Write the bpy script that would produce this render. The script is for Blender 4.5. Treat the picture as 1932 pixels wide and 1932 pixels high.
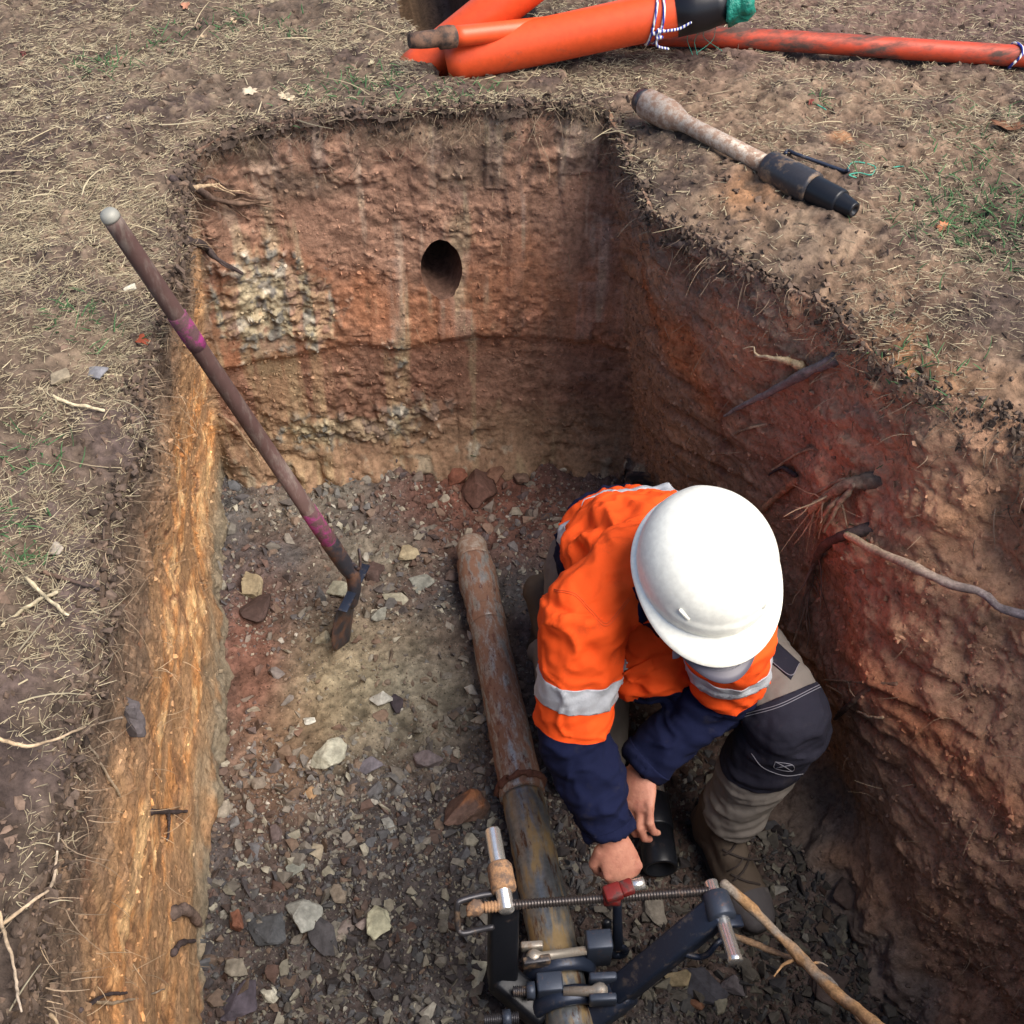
import bpy, bmesh, math, random
import numpy as np
from mathutils import Vector, Matrix
from mathutils.bvhtree import BVHTree

for o in list(bpy.data.objects):
    bpy.data.objects.remove(o)
R = random.Random(7)
RN = np.random.RandomState(11)
scene = bpy.context.scene

# ------------------------------------------------------------------ camera, light, exposure
F_PX, PSI, TH, HC = 2081.0, math.radians(9.9), math.radians(45.0), 1.18
FW = np.array([math.sin(PSI)*math.cos(TH), math.cos(PSI)*math.cos(TH), -math.sin(TH)])
RT = np.array([math.cos(PSI), -math.sin(PSI), 0.0])
UP = np.cross(RT, FW)
CAM = np.array([0.0, 0.0, HC])
cd = bpy.data.cameras.new("camera")
cam = bpy.data.objects.new("camera", cd)
scene.collection.objects.link(cam)
cam.matrix_world = Matrix(((RT[0], UP[0], -FW[0], 0), (RT[1], UP[1], -FW[1], 0), (RT[2], UP[2], -FW[2], HC), (0, 0, 0, 1)))
cd.sensor_width = 36.0
cd.lens = 36.0*F_PX/1932.0
cd.clip_start = 0.02
cd.clip_end = 500.0
scene.camera = cam

SUN_EL, SUN_AZ = math.radians(55), math.radians(131)      # azimuth clockwise from +Y (behind the camera's right shoulder)
world = bpy.data.worlds.new("World")
scene.world = world
world.use_nodes = True
wn = world.node_tree
bg = wn.nodes["Background"]
sky = wn.nodes.new("ShaderNodeTexSky")
sky.sky_type = 'NISHITA'
sky.sun_disc = False
sky.sun_elevation = SUN_EL
sky.sun_rotation = SUN_AZ
sky.air_density = 1.0
sky.dust_density = 3.0
sky.ozone_density = 1.0
wn.links.new(sky.outputs[0], bg.inputs[0])
bg.inputs[1].default_value = 0.075
sl = bpy.data.lights.new("sun", 'SUN')
sl.energy = 2.3
sl.angle = math.radians(46)
sl.color = (1.0, 0.91, 0.79)
sun = bpy.data.objects.new("sun", sl)
scene.collection.objects.link(sun)
sdir = Vector((math.sin(SUN_AZ)*math.cos(SUN_EL), math.cos(SUN_AZ)*math.cos(SUN_EL), math.sin(SUN_EL)))
sun.rotation_euler = sdir.to_track_quat('Z', 'Y').to_euler()
sun.location = sdir*20
scene.view_settings.view_transform = 'Standard'
scene.view_settings.look = 'None'
scene.view_settings.exposure = 1.25
scene.view_settings.gamma = 1.0
scene.view_settings.use_curve_mapping = False
scene.render.engine = 'CYCLES'
scene.cycles.max_bounces = 6
scene.cycles.diffuse_bounces = 3

# ------------------------------------------------------------------ helpers
FZ = -1.14                                                # pit floor level


def ray(px, py):
    return FW + (px-966)/F_PX*RT + (966-py)/F_PX*UP


def U(px, py, z=None, y=None, d=None):
    r = ray(px, py)
    t = (z-HC)/r[2] if z is not None else (y/r[1] if y is not None else d)
    return CAM + r*t


def _hash(i, j, k, seed):
    with np.errstate(over='ignore'):
        h = (i.astype(np.uint32)*np.uint32(374761393) + j.astype(np.uint32)*np.uint32(668265263)
             + k.astype(np.uint32)*np.uint32(2147483647) + np.uint32((seed*974634777) & 0xffffffff))
        h = (h ^ (h >> np.uint32(13)))*np.uint32(1274126177)
        h = (h ^ (h >> np.uint32(15)))*np.uint32(2246822519)
        h = h ^ (h >> np.uint32(16))
    return h.astype(np.float32)/np.float32(4294967295.0)


def vnoise(p, seed=0):
    p = np.asarray(p, dtype=np.float64)
    i = np.floor(p)
    f = p-i
    f = f*f*f*(f*(f*6-15)+10)
    i = i.astype(np.int64)
    out = 0
    for dx in (0, 1):
        wx = f[:, 0] if dx else 1-f[:, 0]
        for dy in (0, 1):
            wy = f[:, 1] if dy else 1-f[:, 1]
            for dz in (0, 1):
                wz = f[:, 2] if dz else 1-f[:, 2]
                out = out + wx*wy*wz*_hash(i[:, 0]+dx, i[:, 1]+dy, i[:, 2]+dz, seed)
    return out*2-1


def fbm(p, octv=4, seed=0, gain=0.5):
    p = np.asarray(p, dtype=np.float64)
    a, s, out = 1.0, 0.0, 0
    for o in range(octv):
        out = out + a*vnoise(p*(2.0**o)+o*17.3, seed+o)
        s += a
        a *= gain
    return out/s*1.6


def sstep(a, b, x):
    t = np.clip((x-a)/(b-a), 0, 1)
    return t*t*(3-2*t)


def mixc(c, d, w):
    return c*(1-w[:, None]) + np.asarray(d)[None, :]*w[:, None]


ORIGIN = {}


def link_mesh(name, V, Fc, mat, parent=None, col=None, smooth=True, attrs=None):
    V = np.asarray(V, dtype=np.float64)
    root = parent
    org = np.zeros(3)
    if parent is not None:
        org = ORIGIN[parent]
    me = bpy.data.meshes.new(name)
    Vl = (V-org).astype(np.float32)
    if isinstance(Fc, np.ndarray):
        k = Fc.shape[1]
        me.vertices.add(len(Vl))
        me.vertices.foreach_set("co", Vl.ravel())
        me.loops.add(Fc.size)
        me.loops.foreach_set("vertex_index", Fc.astype(np.int32).ravel())
        me.polygons.add(len(Fc))
        me.polygons.foreach_set("loop_start", np.arange(0, Fc.size, k, dtype=np.int32))
        me.update(calc_edges=True)
    else:
        me.from_pydata(Vl.tolist(), [], [tuple(f) for f in Fc])
    me.validate()
    if col is not None:
        c4 = np.ones((len(Vl), 4), dtype=np.float32)
        c4[:, :3] = col
        at = me.color_attributes.new("Col", 'FLOAT_COLOR', 'POINT')
        at.data.foreach_set("color", c4.ravel())
    me.polygons.foreach_set("use_smooth", np.full(len(me.polygons), bool(smooth)))
    me.materials.append(mat)
    me.update()
    o = bpy.data.objects.new(name, me)
    scene.collection.objects.link(o)
    if parent is not None:
        o.parent = parent
    ORIGIN[o] = org
    return o


def tag(o, label=None, cat=None, group=None, kind=None):
    if label: o["label"] = label
    if cat: o["category"] = cat
    if group: o["group"] = group
    if kind: o["kind"] = kind
    return o


def thing(name, loc, label, cat, group=None):
    o = bpy.data.objects.new(name, None)
    o.empty_display_size = 0.05
    o.location = tuple(float(v) for v in loc)
    scene.collection.objects.link(o)
    ORIGIN[o] = np.array(loc, dtype=np.float64)
    return tag(o, label, cat, group)


def join(*parts):
    V, Fc, n = [], [], 0
    for v, f in parts:
        V.append(np.asarray(v, dtype=np.float64))
        Fc += [tuple(i+n for i in q) for q in f]
        n += len(v)
    return np.vstack(V), Fc


def frames(P, side=None):
    P = np.asarray(P, dtype=np.float64)
    T = np.gradient(P, axis=0)
    T /= np.linalg.norm(T, axis=1)[:, None]+1e-12
    n = np.array(side, dtype=np.float64) if side is not None else np.array([0.0, 0, 1])
    if side is None and abs(T[0] @ n) > 0.9:
        n = np.array([1.0, 0, 0])
    N = []
    for t in T:
        n = n-t*(n @ t)
        n /= np.linalg.norm(n)+1e-12
        N.append(n.copy())
    N = np.array(N)
    return T, N, np.cross(T, N)


def tube(P, r, n=12, r2=None, side=None, cap=True, jitter=0.0, seed=0):
    """tube through P; r along `side`, r2 across it; domed ends"""
    P = np.asarray(P, dtype=np.float64)
    r = np.broadcast_to(np.asarray(r, dtype=np.float64), (len(P),)).copy()
    r2 = r.copy() if r2 is None else np.broadcast_to(np.asarray(r2, dtype=np.float64), (len(P),)).copy()
    T, N, B = frames(P, side)
    if cap:
        e0 = [(P[0]-T[0]*min(r[0], r2[0])*h, q) for h, q in ((0.85, 0.45), (0.5, 0.85))]
        e1 = [(P[-1]+T[-1]*min(r[-1], r2[-1])*h, q) for h, q in ((0.5, 0.85), (0.85, 0.45))]
        P = np.vstack([[a for a, _ in e0], P, [a for a, _ in e1]])
        k0 = [q for _, q in e0]; k1 = [q for _, q in e1]
        r = np.concatenate([r[0]*np.array(k0), r, r[-1]*np.array(k1)])
        r2 = np.concatenate([r2[0]*np.array(k0), r2, r2[-1]*np.array(k1)])
        N = np.vstack([N[:1], N[:1], N, N[-1:], N[-1:]])
        B = np.vstack([B[:1], B[:1], B, B[-1:], B[-1:]])
    a = np.arange(n)*2*math.pi/n
    V = P[:, None, :] + np.cos(a)[None, :, None]*N[:, None, :]*r[:, None, None] + np.sin(a)[None, :, None]*B[:, None, :]*r2[:, None, None]
    if jitter:
        rr = np.random.RandomState(seed)
        V = V + (rr.rand(*V.shape)-.5)*2*jitter*np.minimum(r, r2)[:, None, None]
    m = len(P)
    V = V.reshape(-1, 3)
    Fc = []
    for i in range(m-1):
        for j in range(n):
            k = (j+1) % n
            Fc.append((i*n+j, i*n+k, (i+1)*n+k, (i+1)*n+j))
    Fc.append(tuple(range(n))[::-1])
    Fc.append(tuple((m-1)*n+j for j in range(n)))
    return V, Fc


def lathe(p0, d, prof, n=24, side=None):
    """profile of (distance along d, radius) pairs; flat ends"""
    p0 = np.asarray(p0, dtype=np.float64)
    d = np.asarray(d, dtype=np.float64); d = d/np.linalg.norm(d)
    s = np.array([0, 0, 1.0]) if side is None else np.asarray(side, dtype=np.float64)
    if abs(s @ d) > .95: s = np.array([1.0, 0, 0])
    s = s-d*(s @ d); s /= np.linalg.norm(s)
    b = np.cross(d, s)
    a = np.arange(n)*2*math.pi/n
    ring = np.cos(a)[:, None]*s+np.sin(a)[:, None]*b
    V = np.vstack([p0+d*h+ring*r for h, r in prof])
    Fc = []
    m = len(prof)
    for i in range(m-1):
        for j in range(n):
            k = (j+1) % n
            Fc.append((i*n+j, i*n+k, (i+1)*n+k, (i+1)*n+j))
    if prof[0][1] > 1e-6: Fc.append(tuple(range(n))[::-1])
    if prof[-1][1] > 1e-6: Fc.append(tuple((m-1)*n+j for j in range(n)))
    return V, Fc


def bevel_box(c, ax, ay, az, hx, hy, hz, bev=0.003, seg=2):
    bm = bmesh.new()
    bmesh.ops.create_cube(bm, size=2)
    for v in bm.verts:
        v.co = Vector((v.co.x*hx, v.co.y*hy, v.co.z*hz))
    if bev > 0:
        bmesh.ops.bevel(bm, geom=bm.edges[:], offset=bev, segments=seg, affect='EDGES', profile=0.5)
    c = np.asarray(c, dtype=np.float64)
    M = np.array([ax, ay, az], dtype=np.float64)
    V = np.array([list(v.co) for v in bm.verts]) @ M + c
    Fc = [tuple(v.index for v in f.verts) for f in bm.faces]
    bm.free()
    return V, Fc


def unit(v):
    v = np.asarray(v, dtype=np.float64)
    return v/np.linalg.norm(v)


def box_between(a, b, side, hw, ht, bev=0.004, ext=0.0):
    a = np.asarray(a); b = np.asarray(b)
    d = unit(b-a)
    s = np.asarray(side, dtype=np.float64); s = unit(s-d*(s @ d))
    t = np.cross(d, s)
    return bevel_box((a+b)/2, d, s, t, np.linalg.norm(b-a)/2+ext, hw, ht, bev)


def remesh(parts, voxel, smooth=4, name="tmp"):
    V, Fc = join(*parts)
    me = bpy.data.meshes.new(name)
    me.from_pydata(V.tolist(), [], Fc)
    o = bpy.data.objects.new(name, me)
    scene.collection.objects.link(o)
    m = o.modifiers.new("r", 'REMESH'); m.mode = 'VOXEL'; m.voxel_size = voxel; m.adaptivity = 0
    if smooth:
        s = o.modifiers.new("s", 'SMOOTH'); s.iterations = smooth; s.factor = .5
    dg = bpy.context.evaluated_depsgraph_get()
    me2 = bpy.data.meshes.new_from_object(o.evaluated_get(dg))
    bpy.data.objects.remove(o)
    n = len(me2.vertices)
    co = np.empty(n*3, dtype=np.float32); me2.vertices.foreach_get("co", co)
    no = np.empty(n*3, dtype=np.float32); me2.vertices.foreach_get("normal", no)
    F2 = [tuple(p.vertices) for p in me2.polygons]
    bpy.data.meshes.remove(me2)
    return co.reshape(-1, 3).astype(np.float64), F2, no.reshape(-1, 3).astype(np.float64)


def spline(P, n):
    P = np.asarray(P, dtype=np.float64)
    Q = np.vstack([2*P[0]-P[1], P, 2*P[-1]-P[-2]])
    out = []
    m = len(P)-1
    for t in np.linspace(0, m-1e-6, n):
        i = int(t); f = t-i
        a, b, c, d = Q[i], Q[i+1], Q[i+2], Q[i+3]
        out.append(.5*((2*b)+(c-a)*f+(2*a-5*b+4*c-d)*f*f+(3*b-a-3*c+d)*f**3))
    return np.array(out)


# ------------------------------------------------------------------ materials
class NT:
    def __init__(s, name):
        s.m = bpy.data.materials.new(name)
        s.m.use_nodes = True
        s.t = s.m.node_tree
        s.b = s.t.nodes["Principled BSDF"]
        s.tc = s.t.nodes.new("ShaderNodeTexCoord")

    def n(s, typ, ins=None, **kw):
        nd = s.t.nodes.new(typ)
        for k, v in kw.items(): setattr(nd, k, v)
        for k, v in (ins or {}).items():
            if hasattr(v, 'is_output') or isinstance(v, bpy.types.NodeSocket): s.t.links.new(v, nd.inputs[k])
            else: nd.inputs[k].default_value = v
        return nd

    def noise(s, scale, detail=6, rough=.6, vec=None, stretch=None):
        v = vec or s.tc.outputs["Object"]
        if stretch:
            v = s.n("ShaderNodeMapping", {"Vector": v, "Scale": stretch}).outputs[0]
        return s.n("ShaderNodeTexNoise", {"Vector": v, "Scale": scale, "Detail": detail, "Roughness": rough}).outputs[0]

    def ramp(s, fac, stops):
        r = s.n("ShaderNodeValToRGB", {"Fac": fac})
        e = r.color_ramp.elements
        e[0].position, e[0].color = stops[0][0], (*stops[0][1], 1)
        e[1].position, e[1].color = stops[-1][0], (*stops[-1][1], 1)
        for p, c in stops[1:-1]:
            x = e.new(p); x.color = (*c, 1)
        return r.outputs[0]

    def mix(s, a, b, fac, mode='MIX'):
        nd = s.n("ShaderNodeMix", data_type='RGBA', blend_type=mode)
        for i, v in ((0, fac), (6, a), (7, b)):
            if isinstance(v, bpy.types.NodeSocket): s.t.links.new(v, nd.inputs[i])
            elif i == 0: nd.inputs[0].default_value = v
            else: nd.inputs[i].default_value = (*v, 1)
        return nd.outputs[2]

    def set(s, **kw):
        for k, v in kw.items():
            k = k.replace('_', ' ')
            if isinstance(v, bpy.types.NodeSocket): s.t.links.new(v, s.b.inputs[k])
            else: s.b.inputs[k].default_value = (*v, 1) if isinstance(v, tuple) and s.b.inputs[k].type == 'RGBA' else v
        return s

    def bump(s, h, strength=.5, dist=.01):
        nd = s.n("ShaderNodeBump", {"Height": h, "Strength": strength, "Distance": dist})
        s.t.links.new(nd.outputs[0], s.b.inputs["Normal"])
        return s


def g(v): return (v, v, v)


def earth_mat(name, bump=.6, dist=.006, rough=.95, speck=(.55, 1.3)):
    m = NT(name)
    a = m.n("ShaderNodeAttribute", attribute_name="Col").outputs["Color"]
    f1 = m.noise(70, 8, .7)
    f2 = m.noise(16, 5, .6)
    v1 = m.ramp(f1, [(.3, g(speck[0])), (.5, g(1.0)), (.72, g(speck[1]))])
    v2 = m.ramp(f2, [(.3, g(.82)), (.7, g(1.16))])
    c = m.mix(a, v1, 1.0, 'MULTIPLY')
    c = m.mix(c, v2, 1.0, 'MULTIPLY')
    h = m.mix(m.noise(150, 8, .72), m.noise(48, 8, .7), .55)
    m.set(Base_Color=c, Roughness=rough, Specular_IOR_Level=.2)
    m.bump(h, bump, dist)
    return m.m


def col_mat(name, rough=.8, bump=.3, dist=.002, scale=120, lo=.75, hi=1.25):
    m = NT(name)
    a = m.n("ShaderNodeAttribute", attribute_name="Col").outputs["Color"]
    f = m.noise(scale, 6, .65)
    c = m.mix(a, m.ramp(f, [(.3, g(lo)), (.7, g(hi))]), 1.0, 'MULTIPLY')
    m.set(Base_Color=c, Roughness=rough, Specular_IOR_Level=.25).bump(f, bump, dist)
    return m.m


def paint_mat(name, base, worn, wear=.5, scale=25, rough=.4, metal=0.0, wrough=.8, wmetal=0.0, bump=.15, stretch=None, third=None):
    """a coat `base` with patches of `worn` (rust, mud, bare steel) that keep their own shape"""
    m = NT(name)
    f = m.noise(scale, 8, .68, stretch=stretch)
    w = m.ramp(f, [(max(0, 1-wear-.07), g(0)), (min(1, 1-wear+.07), g(1))])
    fine = m.noise(scale*6, 5, .6)
    var = m.ramp(fine, [(.3, g(.7)), (.7, g(1.25))])
    bc = m.mix(base, var, .35, 'MULTIPLY')
    wc = m.mix(worn, var, .9, 'MULTIPLY')
    c = m.mix(bc, wc, w)
    if third:
        f3 = m.noise(scale*1.7, 7, .7, stretch=stretch)
        w3 = m.ramp(f3, [(.56, g(0)), (.63, g(1))])
        c = m.mix(c, m.mix(third, var, .6, 'MULTIPLY'), w3)
    m.set(Base_Color=c, Roughness=m.ramp(w, [(0, g(rough)), (1, g(wrough))]), Metallic=m.ramp(w, [(0, g(metal)), (1, g(wmetal))]))
    m.bump(m.mix(f, fine, .4), bump, .002)
    return m.m


def cloth_mat(name, base, dirt=None, rough=.85, weave=900, amt=.4, sheen=0.0):
    m = NT(name)
    f = m.noise(9, 5, .6)
    c = m.mix(base, m.ramp(f, [(.3, g(.86)), (.7, g(1.1))]), 1.0, 'MULTIPLY')
    if dirt:
        d = m.noise(22, 7, .7)
        c = m.mix(c, dirt, m.ramp(d, [(.58, g(0)), (.74, g(amt))]))
    wv = m.noise(weave, 2, .5)
    cr = m.noise(38, 4, .55, stretch=(1, 1, .45))
    m.set(Base_Color=c, Roughness=rough, Specular_IOR_Level=.15, Sheen_Weight=sheen)
    m.bump(m.mix(cr, wv, .25), .35, .006)
    return m.m


M = {}
M['earth'] = earth_mat('earth_face', .9, .012, .95, (.5, 1.4))
M['ground'] = earth_mat('trodden_ground', .8, .008, .97, (.45, 1.45))
M['floor'] = earth_mat('shale_floor', .9, .008, .95, (.5, 1.45))
M['stone'] = col_mat('broken_stone', .85, .4, .002, 90, .7, 1.3)
M['clod'] = col_mat('earth_clod', .95, .6, .003, 110, .65, 1.3)
M['straw'] = col_mat('dry_straw', .75, .1, .001, 60, .8, 1.2)
M['root'] = col_mat('root_bark', .85, .5, .003, 160, .6, 1.35)
M['leaf'] = col_mat('leaf_skin', .7, .2, .001, 90, .75, 1.2)
M['orange_pipe'] = paint_mat('orange_conduit', (.72, .085, .022), (.16, .075, .05), .3, 9, .42, bump=.05)
M['orange_dirty'] = paint_mat('muddy_orange_conduit', (.5, .06, .025), (.09, .05, .04), .48, 9, .45, bump=.1, stretch=(.5, 2, 2))
M['brown_pipe'] = paint_mat('earth_coated_pipe', (.16, .09, .06), (.05, .035, .03), .5, 30, .9, bump=.4)
M['tape'] = NT('black_tape').set(Base_Color=(.008, .008, .012), Roughness=.35).m
mm = NT('green_plastic'); mm.set(Base_Color=mm.ramp(mm.noise(50, 5), [(.3, (.0, .12, .09)), (.7, (.02, .34, .25))]), Roughness=.4).bump(mm.noise(60, 4), .8, .01); M['green'] = mm.m
M['rod'] = paint_mat('rusty_rod_steel', (.22, .12, .08), (.36, .365, .36), .46, 26, .8, .0, .35, .6, .35, (2.2, .7, 2.2), (.13, .055, .04))
M['rod_muddy'] = paint_mat('mud_smeared_rod', (.23, .16, .075), (.17, .185, .2), .52, 15, .6, .0, .3, .5, .35, (2.5, .6, 2.5), (.1, .055, .035))
M['rod_pale'] = paint_mat('scuffed_rod', (.26, .17, .125), (.42, .36, .31), .5, 60, .7, .2, .5, .3, .3)
M['black_steel'] = paint_mat('black_oiled_steel', (.012, .014, .02), (.09, .06, .05), .3, 30, .38, .3, .7, 0, .15)
M['blue_steel'] = paint_mat('dark_blue_steel', (.022, .032, .06), (.1, .085, .08), .38, 40, .4, .35, .7, .1, .15)
M['collar_steel'] = paint_mat('worn_collar_steel', (.055, .055, .065), (.24, .16, .1), .42, 22, .4, .5, .8, 0, .25)
M['shovel_wood'] = paint_mat('stained_handle_wood', (.085, .045, .04), (.15, .115, .1), .45, 10, .75, bump=.2, stretch=(4, 4, 1.2))
M['shovel_steel'] = paint_mat('shovel_steel', (.05, .05, .065), (.12, .06, .04), .48, 20, .5, .4, .85, 0, .25)
M['pink'] = paint_mat('pink_marker_paint', (.3, .03, .17), (.1, .05, .055), .54, 30, .7, bump=.1)
M['zinc'] = NT('grey_ball_cap').set(Base_Color=(.3, .3, .27), Roughness=.6, Metallic=.2).m
M['chrome'] = paint_mat('bright_chrome', (.95, .95, .93), (.3, .2, .12), .25, 24, .26, .85, .6, .2, .05)
M['rust_mud'] = paint_mat('rust_with_clay', (.16, .11, .085), (.38, .22, .12), .5, 55, .8, .1, .9, 0, .5)
M['screw'] = paint_mat('greasy_screw_steel', (.09, .08, .08), (.17, .1, .07), .4, 30, .35, .7, .6, .2, .2)
M['red_paint'] = paint_mat('worn_red_paint', (.17, .014, .013), (.06, .035, .035), .42, 40, .5, bump=.2)
M['pale_bolt'] = paint_mat('greased_bolt', (.4, .37, .33), (.2, .13, .09), .4, 40, .4, .5, .8, 0, .3)
M['bolt_blue'] = paint_mat('blue_grey_block', (.05, .065, .1), (.16, .09, .07), .34, 60, .45, .3, .8, 0, .2)
M['hat'] = paint_mat('white_hat_shell', (.9, .9, .81), (.68, .65, .56), .25, 16, .34, wrough=.55, bump=.01)
M['peak'] = NT('lilac_grey_peak').set(Base_Color=(.1, .095, .125), Roughness=.45).m
M['orange_cloth'] = cloth_mat('orange_shirt_cloth', (.88, .095, .015), (.4, .06, .022), .85, 900, .45)
M['navy_cloth'] = cloth_mat('navy_cloth', (.006, .009, .035), (.05, .045, .05), .9)
mm = NT('reflective_tape'); mm.set(Base_Color=mm.ramp(mm.noise(40, 7, .7), [(.3, (.34, .36, .4)), (.7, (.5, .53, .58))]), Roughness=.4).bump(mm.noise(300, 3), .3, .003); M['tape_cloth'] = mm.m
M['khaki'] = cloth_mat('khaki_cloth', (.18, .163, .15), (.1, .08, .075), .9, 700, .6)
M['patch'] = cloth_mat('charcoal_canvas', (.018, .018, .03), (.07, .06, .06), .85, 500)
M['thread'] = NT('grey_thread').set(Base_Color=(.2, .2, .24), Roughness=.9).m
M['orange_thread'] = NT('orange_thread').set(Base_Color=(.7, .09, .015), Roughness=.9).m
M['boot'] = cloth_mat('tan_suede', (.085, .066, .052), (.05, .035, .03), .85, 300, .6)
M['boot_toe'] = cloth_mat('scuffed_toe', (.07, .065, .07), (.2, .18, .17), .7, 200, .6)
M['sole'] = NT('black_rubber').set(Base_Color=(.02, .018, .018), Roughness=.8).m
M['lace'] = NT('dark_lace').set(Base_Color=(.03, .022, .02), Roughness=.9).m
mm = NT('weathered_skin')
mm.set(Base_Color=mm.mix(mm.ramp(mm.noise(45, 6), [(.3, (.36, .14, .1)), (.7, (.5, .24, .17))]), (.2, .09, .07), mm.ramp(mm.noise(130, 4), [(.6, g(0)), (.75, g(.5))])), Roughness=.65, Subsurface_Weight=.08, Subsurface_Radius=(.01, .004, .002)).bump(mm.noise(140, 5), .35, .003)
M['skin'] = mm.m
M['hair'] = NT('grey_hair').set(Base_Color=(.25, .22, .19), Roughness=.8).m
M['eye'] = NT('eye_white').set(Base_Color=(.7, .68, .65), Roughness=.2).m
mm = NT('striped_cord'); wv = mm.n("ShaderNodeTexWave", {"Vector": mm.tc.outputs["Object"], "Scale": 38.0, "Distortion": 3.0}); mm.set(Base_Color=mm.ramp(wv.outputs[0], [(.45, (.03, .05, .35)), (.55, (.75, .75, .7))]), Roughness=.8); M['rope'] = mm.m
M['twine'] = NT('green_twine').set(Base_Color=(.05, .3, .22), Roughness=.8).m
#@@TERRAIN
# ------------------------------------------------------------------ the pit: rim and toe curves
pairs = []


def pr_(rp, rz, tp): pairs.append((U(rp[0], rp[1], z=rz), U(tp[0], tp[1], z=FZ)))


def px_(r, t): pairs.append((np.array(r, dtype=float), np.array(t, dtype=float)))


px_((-.50, .30, -.06), (-.49, .36, FZ))
pr_((30, 1990), -.11, (378, 1990))
pr_((60, 1850), -.11, (382, 1850))
pr_((120, 1600), -.10, (392, 1600))
pr_((158, 1350), -.09, (402, 1350))
pr_((196, 1050), -.08, (412, 1150))
pr_((265, 800), -.07, (408, 1020))
pr_((320, 560), -.06, (406, 950))
pr_((350, 400), -.05, (406, 915))
pr_((352, 290), -.03, (412, 898))
pr_((480, 234), -.01, (520, 893))
pr_((700, 212), 0, (720, 890))
pr_((900, 200), 0, (900, 886))
pr_((1120, 195), 0, (1120, 886))
pr_((1152, 208), -.02, (1205, 886))
pr_((1180, 300), -.04, (1235, 930))
pr_((1245, 410), -.05, (1290, 1030))
pr_((1400, 500), -.05, (1370, 1160))
pr_((1560, 585), -.06, (1440, 1310))
pr_((1640, 670), -.06, (1500, 1437))
pr_((1800, 750), -.05, (1613, 1697))
pr_((1932, 800), -.05, (1743, 1932))
px_((1.22, .86, -.05), (1.0, .6, FZ))
px_((1.27, .50, -.03), (1.03, .45, FZ))
px_((1.20, .30, -.02), (1.0, .36, FZ))
px_((.40, .28, -.02), (.40, .34, FZ))
px_((-.40, .28, -.04), (-.42, .34, FZ))
rim0 = np.array([a for a, b in pairs]); toe0 = np.array([b for a, b in pairs])
L = np.linalg.norm(np.diff(np.vstack([rim0, rim0[:1]]), axis=0), axis=1)
S = np.concatenate([[0], np.cumsum(L)])
NS = 1650
s = np.arange(NS)/NS*S[-1]


def loop_interp(A):
    A = np.vstack([A, A[:1]])
    return np.stack([np.interp(s, S, A[:, k]) for k in range(3)], 1)


def csmooth(A, w):
    k = np.hanning(w+2)[1:-1]; k /= k.sum()
    Ap = np.vstack([A[-w:], A, A[:w]])
    return np.stack([np.convolve(Ap[:, j], k, 'same')[w:-w] for j in range(A.shape[1])], 1)


rim = csmooth(loop_interp(rim0), 13)
toe = csmooth(loop_interp(toe0), 13)
mid = .5*(rim+toe)
tg = np.roll(mid, -4, 0)-np.roll(mid, 4, 0)
nrm = np.stack([tg[:, 1], -tg[:, 0], 0*tg[:, 0]], 1)
nrm /= np.linalg.norm(nrm, axis=1)[:, None]
nrm = csmooth(nrm, 17); nrm /= np.linalg.norm(nrm, axis=1)[:, None]
wobble = fbm(np.stack([s*5, s*0, s*0], 1), 4, 3)*.012
rim[:, :2] += nrm[:, :2]*wobble[:, None]


def smid(i): return S[i]


sL0, sC1, sC2, sR7 = S[0], S[9], S[14], S[21]
wl = sstep(0, .02, s-sL0)*(1-sstep(-.05, .03, s-sC1))
wb = sstep(-.05, .03, s-sC1)*(1-sstep(-.03, .05, s-sC2))
wr = sstep(-.03, .05, s-sC2)*(1-sstep(0, .1, s-S[24]))

NT_ = 330
NE = 8
t = np.concatenate([np.linspace(-.05, 0, NE, endpoint=False), np.linspace(0, 1, NT_-NE)])
Bz = FZ-.07
tt = np.maximum(t, 0)[None, :, None]
tuck = np.maximum(-t, 0)[None, :, None]/.05          # the sheet's first rows tuck in under the turf
toe_b = toe.copy(); toe_b[:, 2] = Bz
W = rim[:, None, :]*(1-tt)+toe_b[:, None, :]*tt-nrm[:, None, :]*tuck*.06+np.array([0, 0, -.03])*tuck+np.array([0, 0, .004])*np.maximum(0, 1-tt*40)
W0 = W.copy()
Wf = W.reshape(-1, 3)
x, y, z = Wf[:, 0], Wf[:, 1], Wf[:, 2]
d = np.clip(-z/1.14, 0, 1.1)
ml = np.repeat(wl, NT_); mb = np.repeat(wb, NT_); mr = np.repeat(wr, NT_)
along = np.repeat(s, NT_)
big = fbm(Wf*2.3, 4, 5)
med = fbm(Wf*11, 4, 6)
fine = fbm(Wf*46, 4, 8)
crumb = np.maximum(0, fbm(Wf*30, 4, 9))
crust = sstep(.0, .5, fbm(Wf*np.array([5, 5, 7.0]), 4, 12))


def chipped(n, k, w=.2):
    q = n*k
    return (np.floor(q)+sstep(0, w, q-np.floor(q)))/k


chip = chipped(fbm(np.stack([x*13, y*13+z*6, z*15.0-y*5], 1), 5, 13, .62), 4.0, .35)
mot = fbm(np.stack([x*0+2, y*21, z*8], 1), 5, 35, .6)
chip_l = chipped(mot, 3.0, .4)
chip2 = chipped(fbm(Wf*np.array([31, 31, 44.0]), 4, 14, .6), 3.0)
rough_ = chip*.010+chip2*.005
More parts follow.
